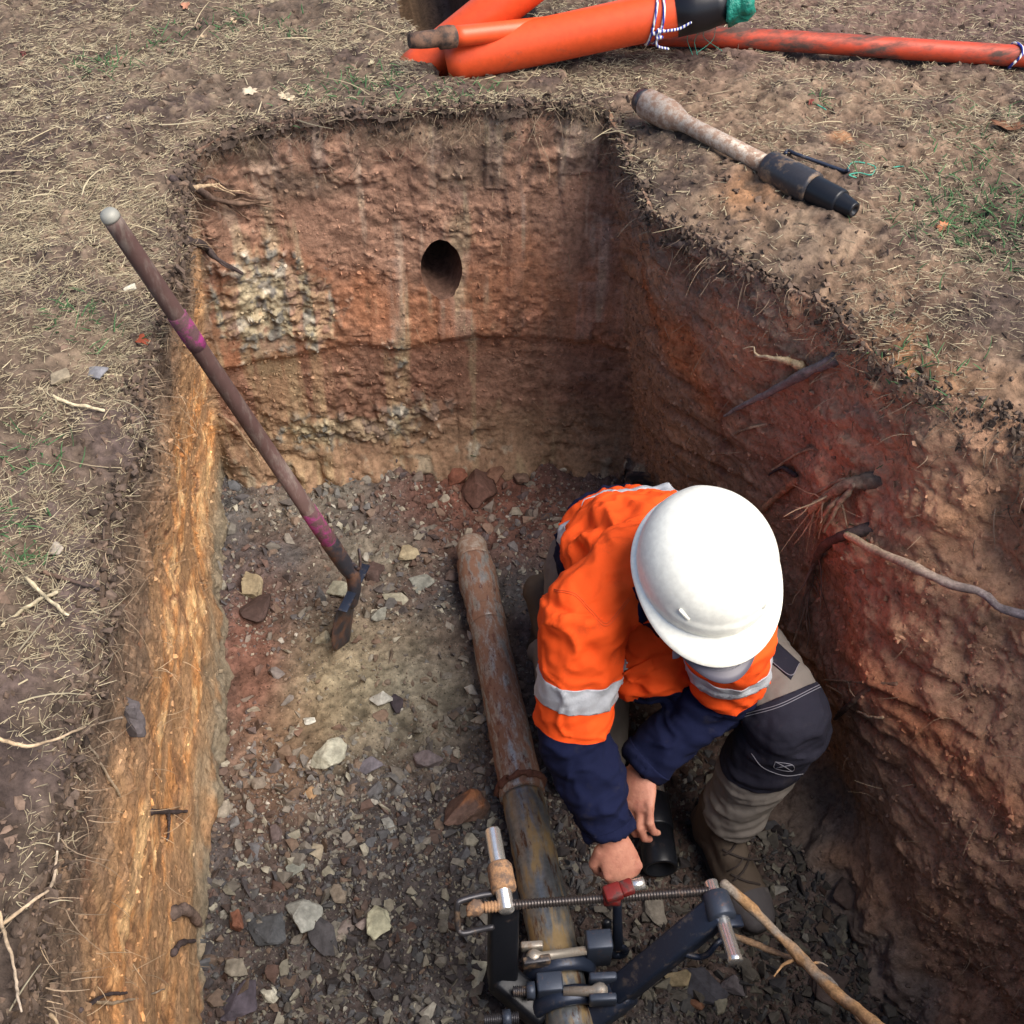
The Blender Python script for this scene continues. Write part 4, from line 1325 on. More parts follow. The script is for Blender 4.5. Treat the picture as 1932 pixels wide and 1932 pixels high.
# cord tied round it
ck = b-dB*.095
s1 = unit(np.cross(dB, [0, 0, 1])); s2 = np.cross(s1, dB)
loops = []
for sh, tw in ((0, .0), (.012, .5)):
    a_ = np.linspace(0, 2*math.pi, 50)
    loops.append(tube(np.array([ck+dB*(sh+.022*math.sin(q+tw))+(s1*math.cos(q)+s2*math.sin(q))*(r_big+.0035) for q in a_]), .0036, 8, cap=False))
fr = unit(-s1*.85-s2*.2) if (-s1) @ FW < 0 else unit(s1*.85-s2*.2)
kn = ck+fr*(r_big+.006)+dB*.01
rr = np.random.RandomState(3)
loops.append(tube(spline([kn+rr.randn(3)*.008 for _ in range(7)], 30), .0042, 8))
loops.append(tube(spline([kn, kn+dB*.03+fr*.004, kn+dB*.055+np.array([0, 0, -.004])-fr*.002, kn+dB*.08+np.array([0, 0, .004])-fr*.004], 16), .0036, 8))
loops.append(tube(spline([kn, kn+np.array([0, 0, -.03])+fr*.004, kn+np.array([0, 0, -.05])+dB*.03-fr*.004], 16), .0032, 8))
tag(link_mesh('cord', *join(*loops), M['rope']), 'blue and white striped cord knotted round the fat orange conduit', 'cord')
tw = []
for q in range(4):
    p0 = b+dB*(.0+.02*q)-s2*(r_big*.9)+fr*.01*(q % 2)
    tw.append(tube(spline([p0, p0+np.array([rr.randn()*.01, rr.randn()*.01, -.03]), p0+np.array([rr.randn()*.02, rr.randn()*.02, -.055])], 8), .0008, 5))
tag(link_mesh('twine_ends', *join(*tw), M['twine']), 'loose green threads hanging under the taped pipe end', 'twine')

a, b = U(836, 96, z=.0), U(1010, -42, z=.17)
d_ = unit(b-a)
root_ = thing('conduit_pipe', a, 'orange conduit slanting up out of the picture from the second trench', 'pipe', 'orange conduits by the second trench')
link_mesh('pipe_wall', *pipe_shell(a-d_*.12, b+d_*.6, .055), M['orange_pipe'], root_)

a, b = U(856, 69, z=.09), U(1130, 40, z=.07)
d_ = unit(b-a)
root_ = thing('conduit_pipe', a, 'thin orange conduit with a brown earthy sleeve lying between the fat ones', 'pipe', 'orange conduits by the second trench')
link_mesh('pipe_wall', *pipe_shell(a, b, .0245, .004, 28), M['orange_pipe'], root_)
V, Fc = lathe(a-d_*.115, d_, [(0, .012), (0, .017), (.03, .019), (.05, .021), (.075, .0205), (.08, .0265), (.1, .0272), (.118, .0265), (.12, .0245)], 24)
V = V+fbm(V*60, 3, 8)[:, None]*.0016
link_mesh('sleeve', V, Fc, M['brown_pipe'], root_)

P = spline([U(1190, 66, z=.026), U(1340, 70, z=.026), U(1500, 78, z=.03), U(1650, 88, z=.028), U(1800, 98, z=.026), U(1990, 110, z=.026)], 40)
root_ = thing('conduit_pipe', P[0], 'long thin muddy orange conduit lying across the right ground', 'pipe', 'orange conduits by the second trench')
link_mesh('pipe_wall', *tube(P, .026, 28), M['orange_dirty'], root_)
pe = hit(1926, 92, 0); k = np.argmin(np.linalg.norm(P-U(1926, 104, z=.026), axis=1))
dk = unit(P[min(k+1, len(P)-1)]-P[k-1]); s1 = unit(np.cross(dk, [0, 0, 1])); s2 = np.cross(s1, dk)
tag(link_mesh('cord', *tube(np.array([P[k]+(s1*math.cos(q)+s2*math.sin(q))*.0295+dk*.01*math.sin(q*2) for q in np.linspace(0, 6.28, 30)]), .0034, 8, cap=False), M['rope']), 'striped cord tied round the muddy conduit at the right edge', 'cord')

# ------------------------------------------------------------------ drill stem on the right bank
a, b = U(1206, 188, z=.034), U(1612, 397, z=.022)
zz = [drop(q[0], q[1]) for q in (a, b)]
d_ = unit(b-a); Ld = np.linalg.norm(b-a)
fpx = lambda px_, py_: float((U(px_, py_, z=.03)-a) @ d_)
u1, u2, u3, u4, u5, u6, u7 = fpx(1222, 196), fpx(1262, 216), fpx(1290, 230), fpx(1450, 312), fpx(1530, 354), fpx(1580, 381), fpx(1592, 387)
root_ = thing('drill_adapter', a, 'scuffed steel drill stem with a black threaded end on the right bank', 'drill part')
link_mesh('shaft', *lathe(a, d_, [(u1, .032), (u1+.003, .034), (u2, .0345), (u2+.02, .031), (u3, .0215), (u3+.02, .0195), (u4, .0205)], 32), M['rod_pale'], root_)
link_mesh('pin_end', *lathe(a, d_, [(-.002, .012), (-.002, .024), (.004, .027), (u1*.5, .029), (u1, .0305)], 32), M['collar_steel'], root_)
link_mesh('collar', *lathe(a, d_, [(u4-.012, .021), (u4-.004, .031), (u4+.002, .0345), (u5-.006, .0355), (u5, .034), (u5+.002, .029)], 36), M['collar_steel'], root_)
link_mesh('sleeve', *lathe(a, d_, [(u5-.002, .0295), (u5+.004, .0295), (u6-.004, .0285), (u6, .027), (u6+.001, .021)], 36), M['black_steel'], root_)
pr_tip = [(u6-.002, .0235)]
nth = 9
for q in range(nth):
    x0 = u6+(Ld-u6)*q/nth; x1 = u6+(Ld-u6)*(q+.5)/nth
    rr_ = .0235-.0065*q/nth
    pr_tip += [(x0, rr_), (x1, rr_-.0016)]
pr_tip += [(Ld, .0165), (Ld, .0085), (Ld-.03, .008), (Ld-.03, 0)]
link_mesh('threaded_tip', *lathe(a, d_, pr_tip, 32), M['black_steel'], root_)
sd_ = unit(np.cross(d_, [0, 0, 1])); tp = unit(np.cross(sd_, d_))
for q, ang_ in ((u5-.022, -.55),):
    cdir = unit(tp*math.cos(ang_)+sd_*math.sin(ang_)*(1 if sd_ @ FW < 0 else -1))
    link_mesh('pin_hole', *lathe(a+d_*q+cdir*.034, cdir, [(0, .006), (.0022, .0062), (.0022, .0042), (-.004, .004), (-.004, 0)], 16), M['sole'], root_)
# tent-peg like hook with green twine beside it
pk = [hit(1482, 289, .02), hit(1487, 284, .026), hit(1500, 290, .02), hit(1545, 306, .014), hit(1590, 322, .01), hit(1600, 322, .008)]
tag(link_mesh('steel_peg', *tube(spline(pk, 40), .0042, 10), M['blue_steel']), 'slim dark blue hooked steel peg beside the drill stem', 'peg')
tw = [hit(px, py, .012) for px, py in ((1598, 322), (1606, 308), (1622, 306), (1650, 314), (1648, 326), (1640, 330), (1620, 326), (1602, 330), (1615, 335))]
tag(link_mesh('twine', *tube(spline(tw, 50), .0016, 6), M['twine']), 'squiggle of green twine at the end of the blue peg', 'twine')
tag(link_mesh('twine', *tube(spline([hit(px, py, .01) for px, py in ((1543, 198), (1550, 202), (1558, 207))], 10), .0018, 6), M['twine']), 'short green thread on the bare bank above the drill stem', 'twine')
tag(link_mesh('twine', *tube(spline([hit(px, py, .008) for px, py in ((1685, 316), (1695, 314), (1704, 314))], 10), .0016, 6), M['twine']), 'short green thread lying right of the twine squiggle', 'twine')

# ------------------------------------------------------------------ shovel
bs = U(662, 1082, z=FZ+.235)
rest = U(337, 600, z=-.015)        # the shaft leans on the rim here
kk = 1.0
while project((bs+(rest-bs)*kk)[None])[1][0] > 402: kk += .001
top = bs+(rest-bs)*kk
sdir_ = unit(bs-top); Ls = np.linalg.norm(bs-top)
root_ = thing('shovel', bs, 'long handled shovel with pink paint marks standing in the pit', 'shovel')


def on_shaft(py):
    lo, hi_ = 0.0, 1.0
    for _ in range(40):
        m_ = (lo+hi_)/2
        if project((top+(bs-top)*m_)[None])[1][0] < py: lo = m_
        else: hi_ = m_
    return (lo+hi_)/2*Ls


k1, k2, k3, k4 = on_shaft(592), on_shaft(640), on_shaft(970), on_shaft(1025)
link_mesh('end_cap', *lathe(top, sdir_, [(-.006, 0), (-.0055, .006), (-.003, .012), (.002, .0155), (.008, .0165), (.012, .0165)], 24), M['zinc'], root_)
link_mesh('handle', *lathe(top, sdir_, [(.011, .0158), (.03, .0163), (.2, .017), (Ls*.5, .0178), (Ls*.8, .0188), (k3, .0195), (k4+.03, .0195)], 24), M['shovel_wood'], root_)
link_mesh('paint_band', *lathe(top, sdir_, [(k1, .0168), (k1+.004, .0184), (k2, .0186), (k2+.02, .0180), (k2+.021, .016)], 24), M['pink'], root_)
link_mesh('paint_band', *lathe(top, sdir_, [(k3-.02, .018), (k3-.018, .0203), (k4, .0207), (k4+.004, .019)], 24), M['pink'], root_)
# socket and blade
tip = U(652, 1208, z=FZ-.01)
side_w = unit(np.array([RT[0], RT[1], 0])*.17+np.array([FW[0], FW[1], 0])*1.0)     # blade nearly edge on to the camera
bd = unit(tip-bs)
nb_ = unit(np.cross(side_w, bd)); side_w = unit(np.cross(bd, nb_))
if nb_ @ np.array([1, 0, 0]) < 0: nb_ = -nb_
neck = spline([top+sdir_*(k4-.01), top+sdir_*(Ls-.03), bs+nb_*.004, bs+bd*.05+nb_*.012, bs+bd*.1+nb_*.008], 24)
link_mesh('socket', *tube(neck, np.linspace(.0222, .016, 24), 18, r2=np.linspace(.0222, .02, 24)), M['shovel_steel'], root_)
Lb = np.linalg.norm(tip-bs)
nu, nv = 25, 30
Vt_ = []
for sgn in (0, 1):
    for i in range(nv):
        v_ = i/(nv-1)
        hwid = .088*(1.0 if v_ < .55 else math.sqrt(max(0, 1-((v_-.55)/.45)**2.2))*1.0)
        hwid = max(hwid, .004)
        for j in range(nu):
            u_ = j/(nu-1)*2-1
            cup = .022*(1-u_*u_)*(.5+.5*(1-v_))-.03*(v_*(1-v_))*1.3
            rib = .006*math.exp(-(u_/.18)**2)*(1-v_)
            Vt_.append(bs+bd*(.045+(Lb-.045)*v_)+side_w*u_*hwid+nb_*(cup+rib-sgn*.0026))
Vt_ = np.array(Vt_); nA = nu*nv; Fq = []
for i in range(nv-1):
    for j in range(nu-1):
        q = (i*nu+j, i*nu+j+1, (i+1)*nu+j+1, (i+1)*nu+j)
        Fq.append(q); Fq.append(tuple(nA+k for k in q[::-1]))
bord = [j for j in range(nu)]+[i*nu+nu-1 for i in range(1, nv)]+[(nv-1)*nu+j for j in range(nu-2, -1, -1)]+[i*nu for i in range(nv-2, 0, -1)]
for k in range(len(bord)):
    p_, q_ = bord[k], bord[(k+1) % len(bord)]
    Fq.append((q_, p_, nA+p_, nA+q_))
bl = link_mesh('blade', Vt_, Fq, M['shovel_steel'], root_)
tr_ = bs+bd*.045
for sg in (-1, 1):
    link_mesh('tread', *bevel_box(tr_+side_w*sg*.055+nb_*.012, side_w, nb_, bd, .036, .012, .0022, .0015), M['blue_steel'], bl)
link_mesh('rivet', *lathe(top+sdir_*(Ls-.035)+np.array(RT)*.02, np.array(RT), [(0, .005), (.006, .005), (.009, .003), (.009, 0)], 12), M['shovel_steel'], root_)
cl_ = spline([top+sdir_*(Ls-.05)+RT*.02, top+sdir_*(Ls-.02)+RT*.028, top+sdir_*(Ls-.03)+RT*.033+UP*.022, top+sdir_*(Ls-.03)+RT*.03+UP*.045], 14)
link_mesh('strap', *tube(cl_, .006, 8, r2=.003), M['shovel_steel'], root_)

# ------------------------------------------------------------------ rods on the pit floor
ra, rb = U(888, 1022, z=FZ+.075), U(1090, 2010, z=FZ+.075)
d_ = unit(rb-ra); Lr = np.linalg.norm(rb-ra)
fr_ = lambda px_, py_: float((U(px_, py_, z=FZ+.075)-ra) @ d_)
v1, v2, v3, v4 = fr_(905, 1110), fr_(925, 1180), fr_(975, 1480), fr_(985, 1500)
root_ = thing('drill_rod', ra, 'long rusty drill rod running along the pit floor under the clamp', 'drill rod')


def rough_lathe(p0, dd, prof, n, amp, sc, seed):
    V, Fc = lathe(p0, dd, prof, n)
    return V+fbm(V*sc, 4, seed)[:, None]*amp, Fc


def dense_prof(pts, st=.008):
    out = []
    for (x0, r0), (x1, r1) in zip(pts[:-1], pts[1:]):
        m_ = max(1, int((x1-x0)/st)) if x1 > x0 else 1
        out += [(x0+(x1-x0)*k/m_, r0+(r1-r0)*k/m_) for k in range(m_)]
    return out+[pts[-1]]


link_mesh('pin_end', *rough_lathe(ra, d_, dense_prof([(-.004, .018), (0, .036), (.02, .042), (v1*.4, .043)]), 32, .0012, 60, 3), M['rod_pale'], root_)
link_mesh('tool_joint', *rough_lathe(ra, d_, dense_prof([(v1*.38, .041), (v1*.45, .049), (v1*.8, .053), (v1, .0525), (v1+.02, .050), (v2-.05, .0465), (v2-.046, .0485), (v2, .0485), (v2+.002, .046)]), 40, .0022, 40, 5), M['rod'], root_)
link_mesh('barrel', *rough_lathe(ra, d_, dense_prof([(v2+.001, .047), (v3, .0505), (v3+.004, .0525), (v4, .053), (v4+.003, .0485)]), 44, .0012, 30, 6), M['rod'], root_)
link_mesh('barrel', *rough_lathe(ra, d_, dense_prof([(v4+.002, .0475), (Lr, .0505), (Lr+.28, .0505)]), 44, .0016, 34, 7), M['rod_muddy'], root_)
# wet clay stuck at the joint
V, Fc = tube(np.array([ra+d_*(v3+.007)+(unit(np.cross(d_, [0, 0, 1]))*math.cos(q)+np.array([0, 0, 1])*math.sin(q))*.0515 for q in np.linspace(-.6, math.pi+.6, 40)]), .009, 10, cap=True)
V = V+fbm(V*70, 4, 12)[:, None]*.006
tag(link_mesh('clay_clump', V, Fc, M['clod'], col=np.tile(np.array([.12, .055, .04]), (len(V), 1))), 'crumbly red clay stuck round the rusty rod at a joint', 'clay')
# short collar rod under the worker
ca, cb2 = U(1213, 1400, z=FZ+.05), U(1247, 1640, z=FZ+.05)
d_ = unit(cb2-ca); Lc = np.linalg.norm(cb2-ca)
gq_ = lambda py_: float((U(1213+34*(py_-1400)/240, py_, z=FZ+.05)-ca) @ d_)
root_ = thing('collar_rod', ca, 'short rod with a black open collar between the worker\'s hand and boot', 'drill rod')
link_mesh('shank', *rough_lathe(ra*0+ca, d_, dense_prof([(0, .03), (gq_(1510), .034)]), 32, .001, 40, 9), M['rod'], root_)
link_mesh('collar', *lathe(ca, d_, [(gq_(1503), .033), (gq_(1508), .0415), (gq_(1565), .042), (gq_(1568), .040)], 36), M['black_steel'], root_)
link_mesh('mouth', *lathe(ca, d_, [(gq_(1567), .0395), (Lc-.003, .0385), (Lc, .037), (Lc, .031), (Lc-.05, .03), (Lc-.05, 0)], 36), M['black_steel'], root_)
# metal lug behind the worker
p0 = U(1200, 940, z=FZ+.06)
root_ = thing('pulling_lug', U(1200, 950, z=FZ), 'brown metal pulling lug with a round eye standing behind the worker', 'lug')
link_mesh('barrel', *lathe(p0+np.array([0, 0, -.09]), [0, 0, 1], [(0, .046), (.1, .046), (.112, .043), (.116, .036), (.116, 0)], 32), M['rod'], root_)
bm = bmesh.new()
ring_o, ring_i = [], []
for k in range(28):
    q = 2*math.pi*k/28
    ox, oz = math.cos(q), math.sin(q)
    sc_ = .037/max(abs(ox), abs(oz))**.8
    ring_o.append((ox*sc_, oz*sc_*1.05)); ring_i.append((ox*.013-.002, oz*.013+.008))
vv = []
for yy in (-.009, .009):
    vv.append([bm.verts.new(Vector((a_, yy, b_))) for a_, b_ in ring_o]); vv.append([bm.verts.new(Vector((a_, yy, b_))) for a_, b_ in ring_i])
for k in range(28):
    q = (k+1) % 28
    bm.faces.new((vv[0][k], vv[0][q], vv[1][q], vv[1][k])); bm.faces.new((vv[2][q], vv[2][k], vv[3][k], vv[3][q]))
    bm.faces.new((vv[0][q], vv[0][k], vv[2][k], vv[2][q])); bm.faces.new((vv[1][k], vv[1][q], vv[3][q], vv[3][k]))
bm.verts.index_update()
V = np.array([list(v.co) for v in bm.verts]); Fq = [tuple(v.index for v in f.verts) for f in bm.faces]; bm.free()
yaw = np.array(Matrix.Rotation(-.25, 3, 'Z'))
link_mesh('eye_plate', V @ yaw.T+p0+np.array([0, 0, .06]), Fq, M['collar_steel'], root_, smooth=False)

# ------------------------------------------------------------------ pipe clamp (two-armed tong with a turnbuckle screw)
YA = np.array([0, 1.0, 0])
RP = lambda cx, cy: (798.6+cx*.3472, 1533.3+cy*.3472)


def K(cx, cy, h): return U(*RP(cx, cy), z=FZ+h)


base = U(1040, 1860, z=FZ)
clamp = thing('pipe_clamp', base, 'blue black two armed pipe clamp with chrome pins gripping the rusty rod', 'clamp')
hS = .33
# left arm and its bushing, chrome pin
lt, lb = K(440, 470, hS-.01), K(430, 930, .10)
pl0 = K(375, 92, hS); 
pinL = (pl0, pl0-YA*.0)
pe_ = K(455, 540, hS)
dl_ = unit(pe_-pl0); 
link_mesh('chrome_pin', *lathe(pl0, dl_, [(0, .011), (.001, .0145), (.004, .0155), (np.linalg.norm(pe_-pl0)-.003, .0155), (np.linalg.norm(pe_-pl0), .0125), (np.linalg.norm(pe_-pl0), 0)], 28), M['chrome'], clamp)
q0, q1 = K(412, 284, hS), K(440, 428, hS)
bush = link_mesh('bushing', *rough_lathe(q0, unit(q1-q0), dense_prof([(0, .0157), (0.0005, .0225), (.004, .0245), (np.linalg.norm(q1-q0)-.004, .0245), (np.linalg.norm(q1-q0), .0225), (np.linalg.norm(q1-q0)+.0005, .0137)]), 32, .0008, 80, 4), M['rust_mud'], clamp)
sidev = np.array([1.0, 0, 0])
armL = [box_between(K(436, 440, hS-.015), lb, sidev, .0285, .022, .007, .0)]
armL.append(box_between(K(425, 900, .11), K(640, 1090, .075), [0, 0, 1], .03, .03, .01, .01))
link_mesh('arm', *join(*armL), M['black_steel'], clamp)
# right arm, bushing and pin
rt_, rb_ = K(1590, 560, hS-.02), K(1010, 1060, .09)
c0, c1 = K(1560, 372, hS), K(1700, 815, hS)
dr_ = unit(c1-c0)
LcR = np.linalg.norm(c1-c0)
link_mesh('chrome_pin', *lathe(c0, dr_, [(0, .0105), (.001, .0125), (.003, .0132), (LcR-.012, .0132), (LcR-.01, .0142), (LcR-.001, .0142), (LcR, .012), (LcR, 0)], 28), M['chrome'], clamp)
b0, b1 = K(1580, 440, hS), K(1628, 580, hS)
Lb_ = np.linalg.norm(b1-b0)
link_mesh('bushing', *lathe(b0, unit(b1-b0), [(0, .0135), (.0005, .023), (.004, .0265), (Lb_-.004, .0275), (Lb_, .025), (Lb_+.0005, .0135)], 36), M['bolt_blue'], clamp)
armR = [box_between(K(1585, 545, hS-.012), K(1080, 960, .13), [0, 1, .3], .026, .0235, .006, .012), box_between(K(1090, 970, .12), K(900, 1120, .07), [0, 1, .3], .03, .03, .01, .01)]
link_mesh('arm', *join(*armR), M['blue_steel'], clamp)
# screw with rings of thread
s0_, s1_ = K(500, 500, hS), K(1545, 425, hS)
ds = unit(s1_-s0_); Lsx = np.linalg.norm(s1_-s0_)


def thread(p, dd, L_, r, pitch, n=20):
    prof = []
    m_ = int(L_/pitch)
    for k in range(m_): prof += [(k*pitch, r-.0018), (k*pitch+pitch*.3, r), (k*pitch+pitch*.55, r), (k*pitch+pitch*.85, r-.0018)]
    return lathe(p, dd, [(0, 0)]+prof+[(m_*pitch, 0)], n)


screw = link_mesh('screw', *thread(s0_-ds*.012, ds, Lsx+.02, .0098, .0058), M['screw'], clamp)
e0, e1 = K(415, 508, hS), K(330, 515, hS)
link_mesh('screw_end', *thread(e1, unit(e0-e1), np.linalg.norm(e0-e1)+.012, .0112, .0062), M['rust_mud'], clamp)
V, Fc = lathe(e1-unit(e0-e1)*.034, unit(e0-e1), dense_prof([(0, .002), (.004, .009), (.015, .0125), (.028, .0115), (.034, .008)], .003), 24)
link_mesh('clay_tip', V+fbm(V*110, 3, 31)[:, None]*.004, Fc, M['rust_mud'], clamp)
# red nut and its lever
n0, n1 = K(975, 460, hS), K(1065, 455, hS)
nut = link_mesh('lever_nut', *lathe(n0, ds, [(0, .0135), (.001, .017), (np.linalg.norm(n1-n0), .0175), (np.linalg.norm(n1-n0)+.001, .0135)], 6, side=[0, .3, 1]), M['red_paint'], clamp)
l0, l1, l2 = K(985, 450, hS+.014), K(1140, 395, hS+.024), K(1205, 378, hS+.026)
link_mesh('lever', *join(box_between(l0, K(1078, 418, hS+.02), [0, 1, 0], .0155, .0105, .004), box_between(K(1072, 420, hS+.02), l1, [0, 1, 0], .014, .010, .004)), M['red_paint'], nut)
link_mesh('socket_head', *lathe(l1-unit(l2-l1)*.002, unit(l2-l1), [(0, .010), (.002, .0118), (np.linalg.norm(l2-l1), .0118), (np.linalg.norm(l2-l1)+.001, .008), (np.linalg.norm(l2-l1)+.001, 0)], 8), M['chrome'], nut)
# U handle on the left arm, the dark one under the right arm
uh = [K(372, 440, hS-.01), K(300, 452, hS-.008), K(205, 478, hS-.004), K(184, 500, hS-.008), K(184, 560, hS-.03), K(190, 628, hS-.055), K(215, 655, hS-.06), K(290, 640, hS-.062), K(372, 622, hS-.06)]
link_mesh('carry_handle', *tube(spline(uh, 60), .0062, 12), M['collar_steel'], clamp)
uh = [K(1620, 690, hS-.06), K(1590, 715, hS-.06), K(1550, 765, hS-.075), K(1500, 785, hS-.09), K(1430, 770, hS-.09), K(1390, 745, hS-.09)]
link_mesh('carry_handle', *tube(spline(uh, 40), .006, 12), M['blue_steel'], clamp)
link_mesh('stop_lug', *box_between(K(1650, 590, hS-.01), K(1730, 590, hS-.02), [0, 1, 0], .012, .006, .003), M['blue_steel'], clamp)
# rear link: eye bolt, block
hB = .155


def eyebolt(p, q, r, hr):
    d0 = unit(q-p); L0 = np.linalg.norm(q-p)
    return lathe(p, d0, [(-hr*.95, 0), (-hr*.9, hr*.42), (-hr*.5, hr*.85), (0, hr), (hr*.5, hr*.85), (hr*.95, r*1.05), (L0, r), (L0, 0)], 24)


link_mesh('eye_bolt', *eyebolt(K(600, 786, hB), K(885, 748, hB), .0085, .0165), M['pale_bolt'], clamp)
link_mesh('jaw_block', *bevel_box(K(950, 735, hB-.025), ds, np.cross([0, 0, 1], ds), np.array([0, 0, 1]), .026, .02, .045, .004), M['bolt_blue'], clamp)
link_mesh('fork_plate', *box_between(K(530, 730, hB), K(650, 722, hB), [0, 1, 0], .007, .012, .003), M['pale_bolt'], clamp)
link_mesh('fork_plate', *box_between(K(540, 820, hB), K(690, 800, hB-.004), [0, 1, 0], .008, .014, .003), M['collar_steel'], clamp)
jr = K(800, 905, .075)
for yy in (.012, -.055):
    c_ = ra+unit(rb-ra)*float((jr+np.array([0, yy, 0])-ra) @ unit(rb-ra))
    a_ = np.linspace(-.5, math.pi+.5, 40)
    dd_ = unit(rb-ra); s1 = unit(np.cross(dd_, [0, 0, 1]))
    Pj = np.array([c_+(s1*math.cos(q)+np.array([0, 0, 1])*math.sin(q))*.066 for q in a_])
    link_mesh('jaw', *tube(Pj, .011, 10, r2=.02, side=[0, 0, 1]), M['blue_steel'], clamp)
# front link
hF = .15
link_mesh('eye_bolt', *eyebolt(K(960, 968, hF), K(760, 972, hF), .0092, .0165), M['pale_bolt'], clamp)
link_mesh('jaw_block', *bevel_box(K(685, 950, hF-.02), ds, np.cross([0, 0, 1], ds), np.array([0, 0, 1]), .0255, .019, .033, .004), M['bolt_blue'], clamp)
nb0, nb1 = K(608, 968, hF), K(480, 972, hF)
dn = unit(nb1-nb0)
link_mesh('hex_nut', *lathe(nb0, dn, [(0, .010), (.0005, .0175), (.0165, .0175), (.017, .010)], 6), M['bolt_blue'], clamp)
link_mesh('stud', *thread(nb0, dn, np.linalg.norm(nb1-nb0), .0105, .004), M['collar_steel'], clamp)
for cy in (905, 1020):
    link_mesh('fork_plate', *box_between(K(900, cy, hF-.002), K(1050, cy-6, hF-.002), [0, 1, 0], .008, .017, .004), M['bolt_blue'], clamp)
link_mesh('stud', *thread(K(330, 1128, .12), ds, .07, .0115, .004), M['collar_steel'], clamp)
link_mesh('hex_nut', *lathe(K(430, 1122, .12), ds, [(0, .01), (.0005, .0175), (.0165, .0175), (.017, .01)], 6), M['bolt_blue'], clamp)
# spanner in the worker's right hand: bar running down to a ring end
w0, w1 = U(1163, 1640, z=FZ+.30), U(1166, 1788, z=FZ+.055)
dw = unit(w1-w0)
root_ = thing('spanner', w1, 'long dark blue steel spanner held upright in the worker\'s right fist', 'spanner')
Pw = spline([w0, w0+dw*.1, w1-dw*.06, w1], 24)
link_mesh('shank', *tube(Pw, np.linspace(.0085, .011, 24), 12, r2=np.linspace(.006, .007, 24), side=RT), M['blue_steel'], root_)
sw = unit(np.cross(dw, RT))
a_ = np.linspace(0, 2*math.pi, 33)
link_mesh('ring_end', *tube(np.array([w1+dw*.012+(RT*math.cos(q)*.014+dw*math.sin(q)*.016) for q in a_]), .0065, 10, r2=.009, side=sw, cap=False), M['blue_steel'], root_)
link_mesh('jaw_end', *tube(spline([w1+dw*.0-RT*.012, w1-dw*.04-RT*.022, w1-dw*.085-RT*.022], 12), [.012]*6+[.01]*6, 10, r2=.008, side=RT), M['black_steel'], root_)
#@@PERSON
# ------------------------------------------------------------------ the worker
f0 = FZ
J = dict(Rsh=U(1103, 1138, z=f0+.77), Rel=U(1085, 1385, z=f0+.52), Rwr=U(1153, 1568, z=f0+.36), Rfi=U(1166, 1615, z=f0+.32),
         Lsh=U(1378, 1185, z=f0+.77), Lel=U(1368, 1298, z=f0+.54), Lwr=U(1212, 1442, z=f0+.40), Lha=U(1195, 1545, z=f0+.34),
         hipR=U(1115, 1070, z=f0+.44), hipL=U(1290, 1075, z=f0+.45), kneL=U(1490, 1362, z=f0+.50), ankL=U(1362, 1570, z=f0+.10),
         kneR=U(1108, 1440, z=f0+.085), ankR=U(1035, 1185, z=f0+.10))
hipC = .5*(J['hipR']+J['hipL'])
neck = U(1262, 1098, z=f0+.77)
ca_, sa_ = math.cos(math.radians(24)), math.sin(math.radians(24))
hu = -FW*ca_+UP*sa_
hf = -UP*ca_-FW*sa_
hr = np.cross(hf, hu)
rl = math.radians(-9)
hf, hr = hf*math.cos(rl)+hr*math.sin(rl), hr*math.cos(rl)-hf*math.sin(rl)
hatc = U(1338, 1052, d=1.85)
hdc = hatc-hu*.072-hf*.004
person = thing('person', U(1200, 1350, z=FZ), 'worker in white hard hat and orange hi-vis shirt kneeling over the rod', 'person')
lat = unit(J['Lsh']-J['Rsh'])


def ell(c, ax, r, n=16):
    """ellipsoid with axes ax (3 rows) and radii r"""
    V, Fc = [], []
    A = np.array(ax)*np.array(r)[:, None]
    for i in range(1, n):
        th = math.pi*i/n
        for j in range(2*n):
            ph = math.pi*j/n
            V.append(np.array([math.sin(th)*math.cos(ph), math.sin(th)*math.sin(ph), math.cos(th)]) @ A+c)
    m = 2*n
    for i in range(n-2):
        for j in range(m): Fc.append((i*m+j, (i+1)*m+j, (i+1)*m+(j+1) % m, i*m+(j+1) % m))
    t0 = len(V); V.append(np.array([0, 0, 1]) @ A+c); V.append(np.array([0, 0, -1]) @ A+c)
    for j in range(m): Fc.append((t0, j, (j+1) % m)); Fc.append((t0+1, (n-2)*m+(j+1) % m, (n-2)*m+j))
    return np.array(V), Fc


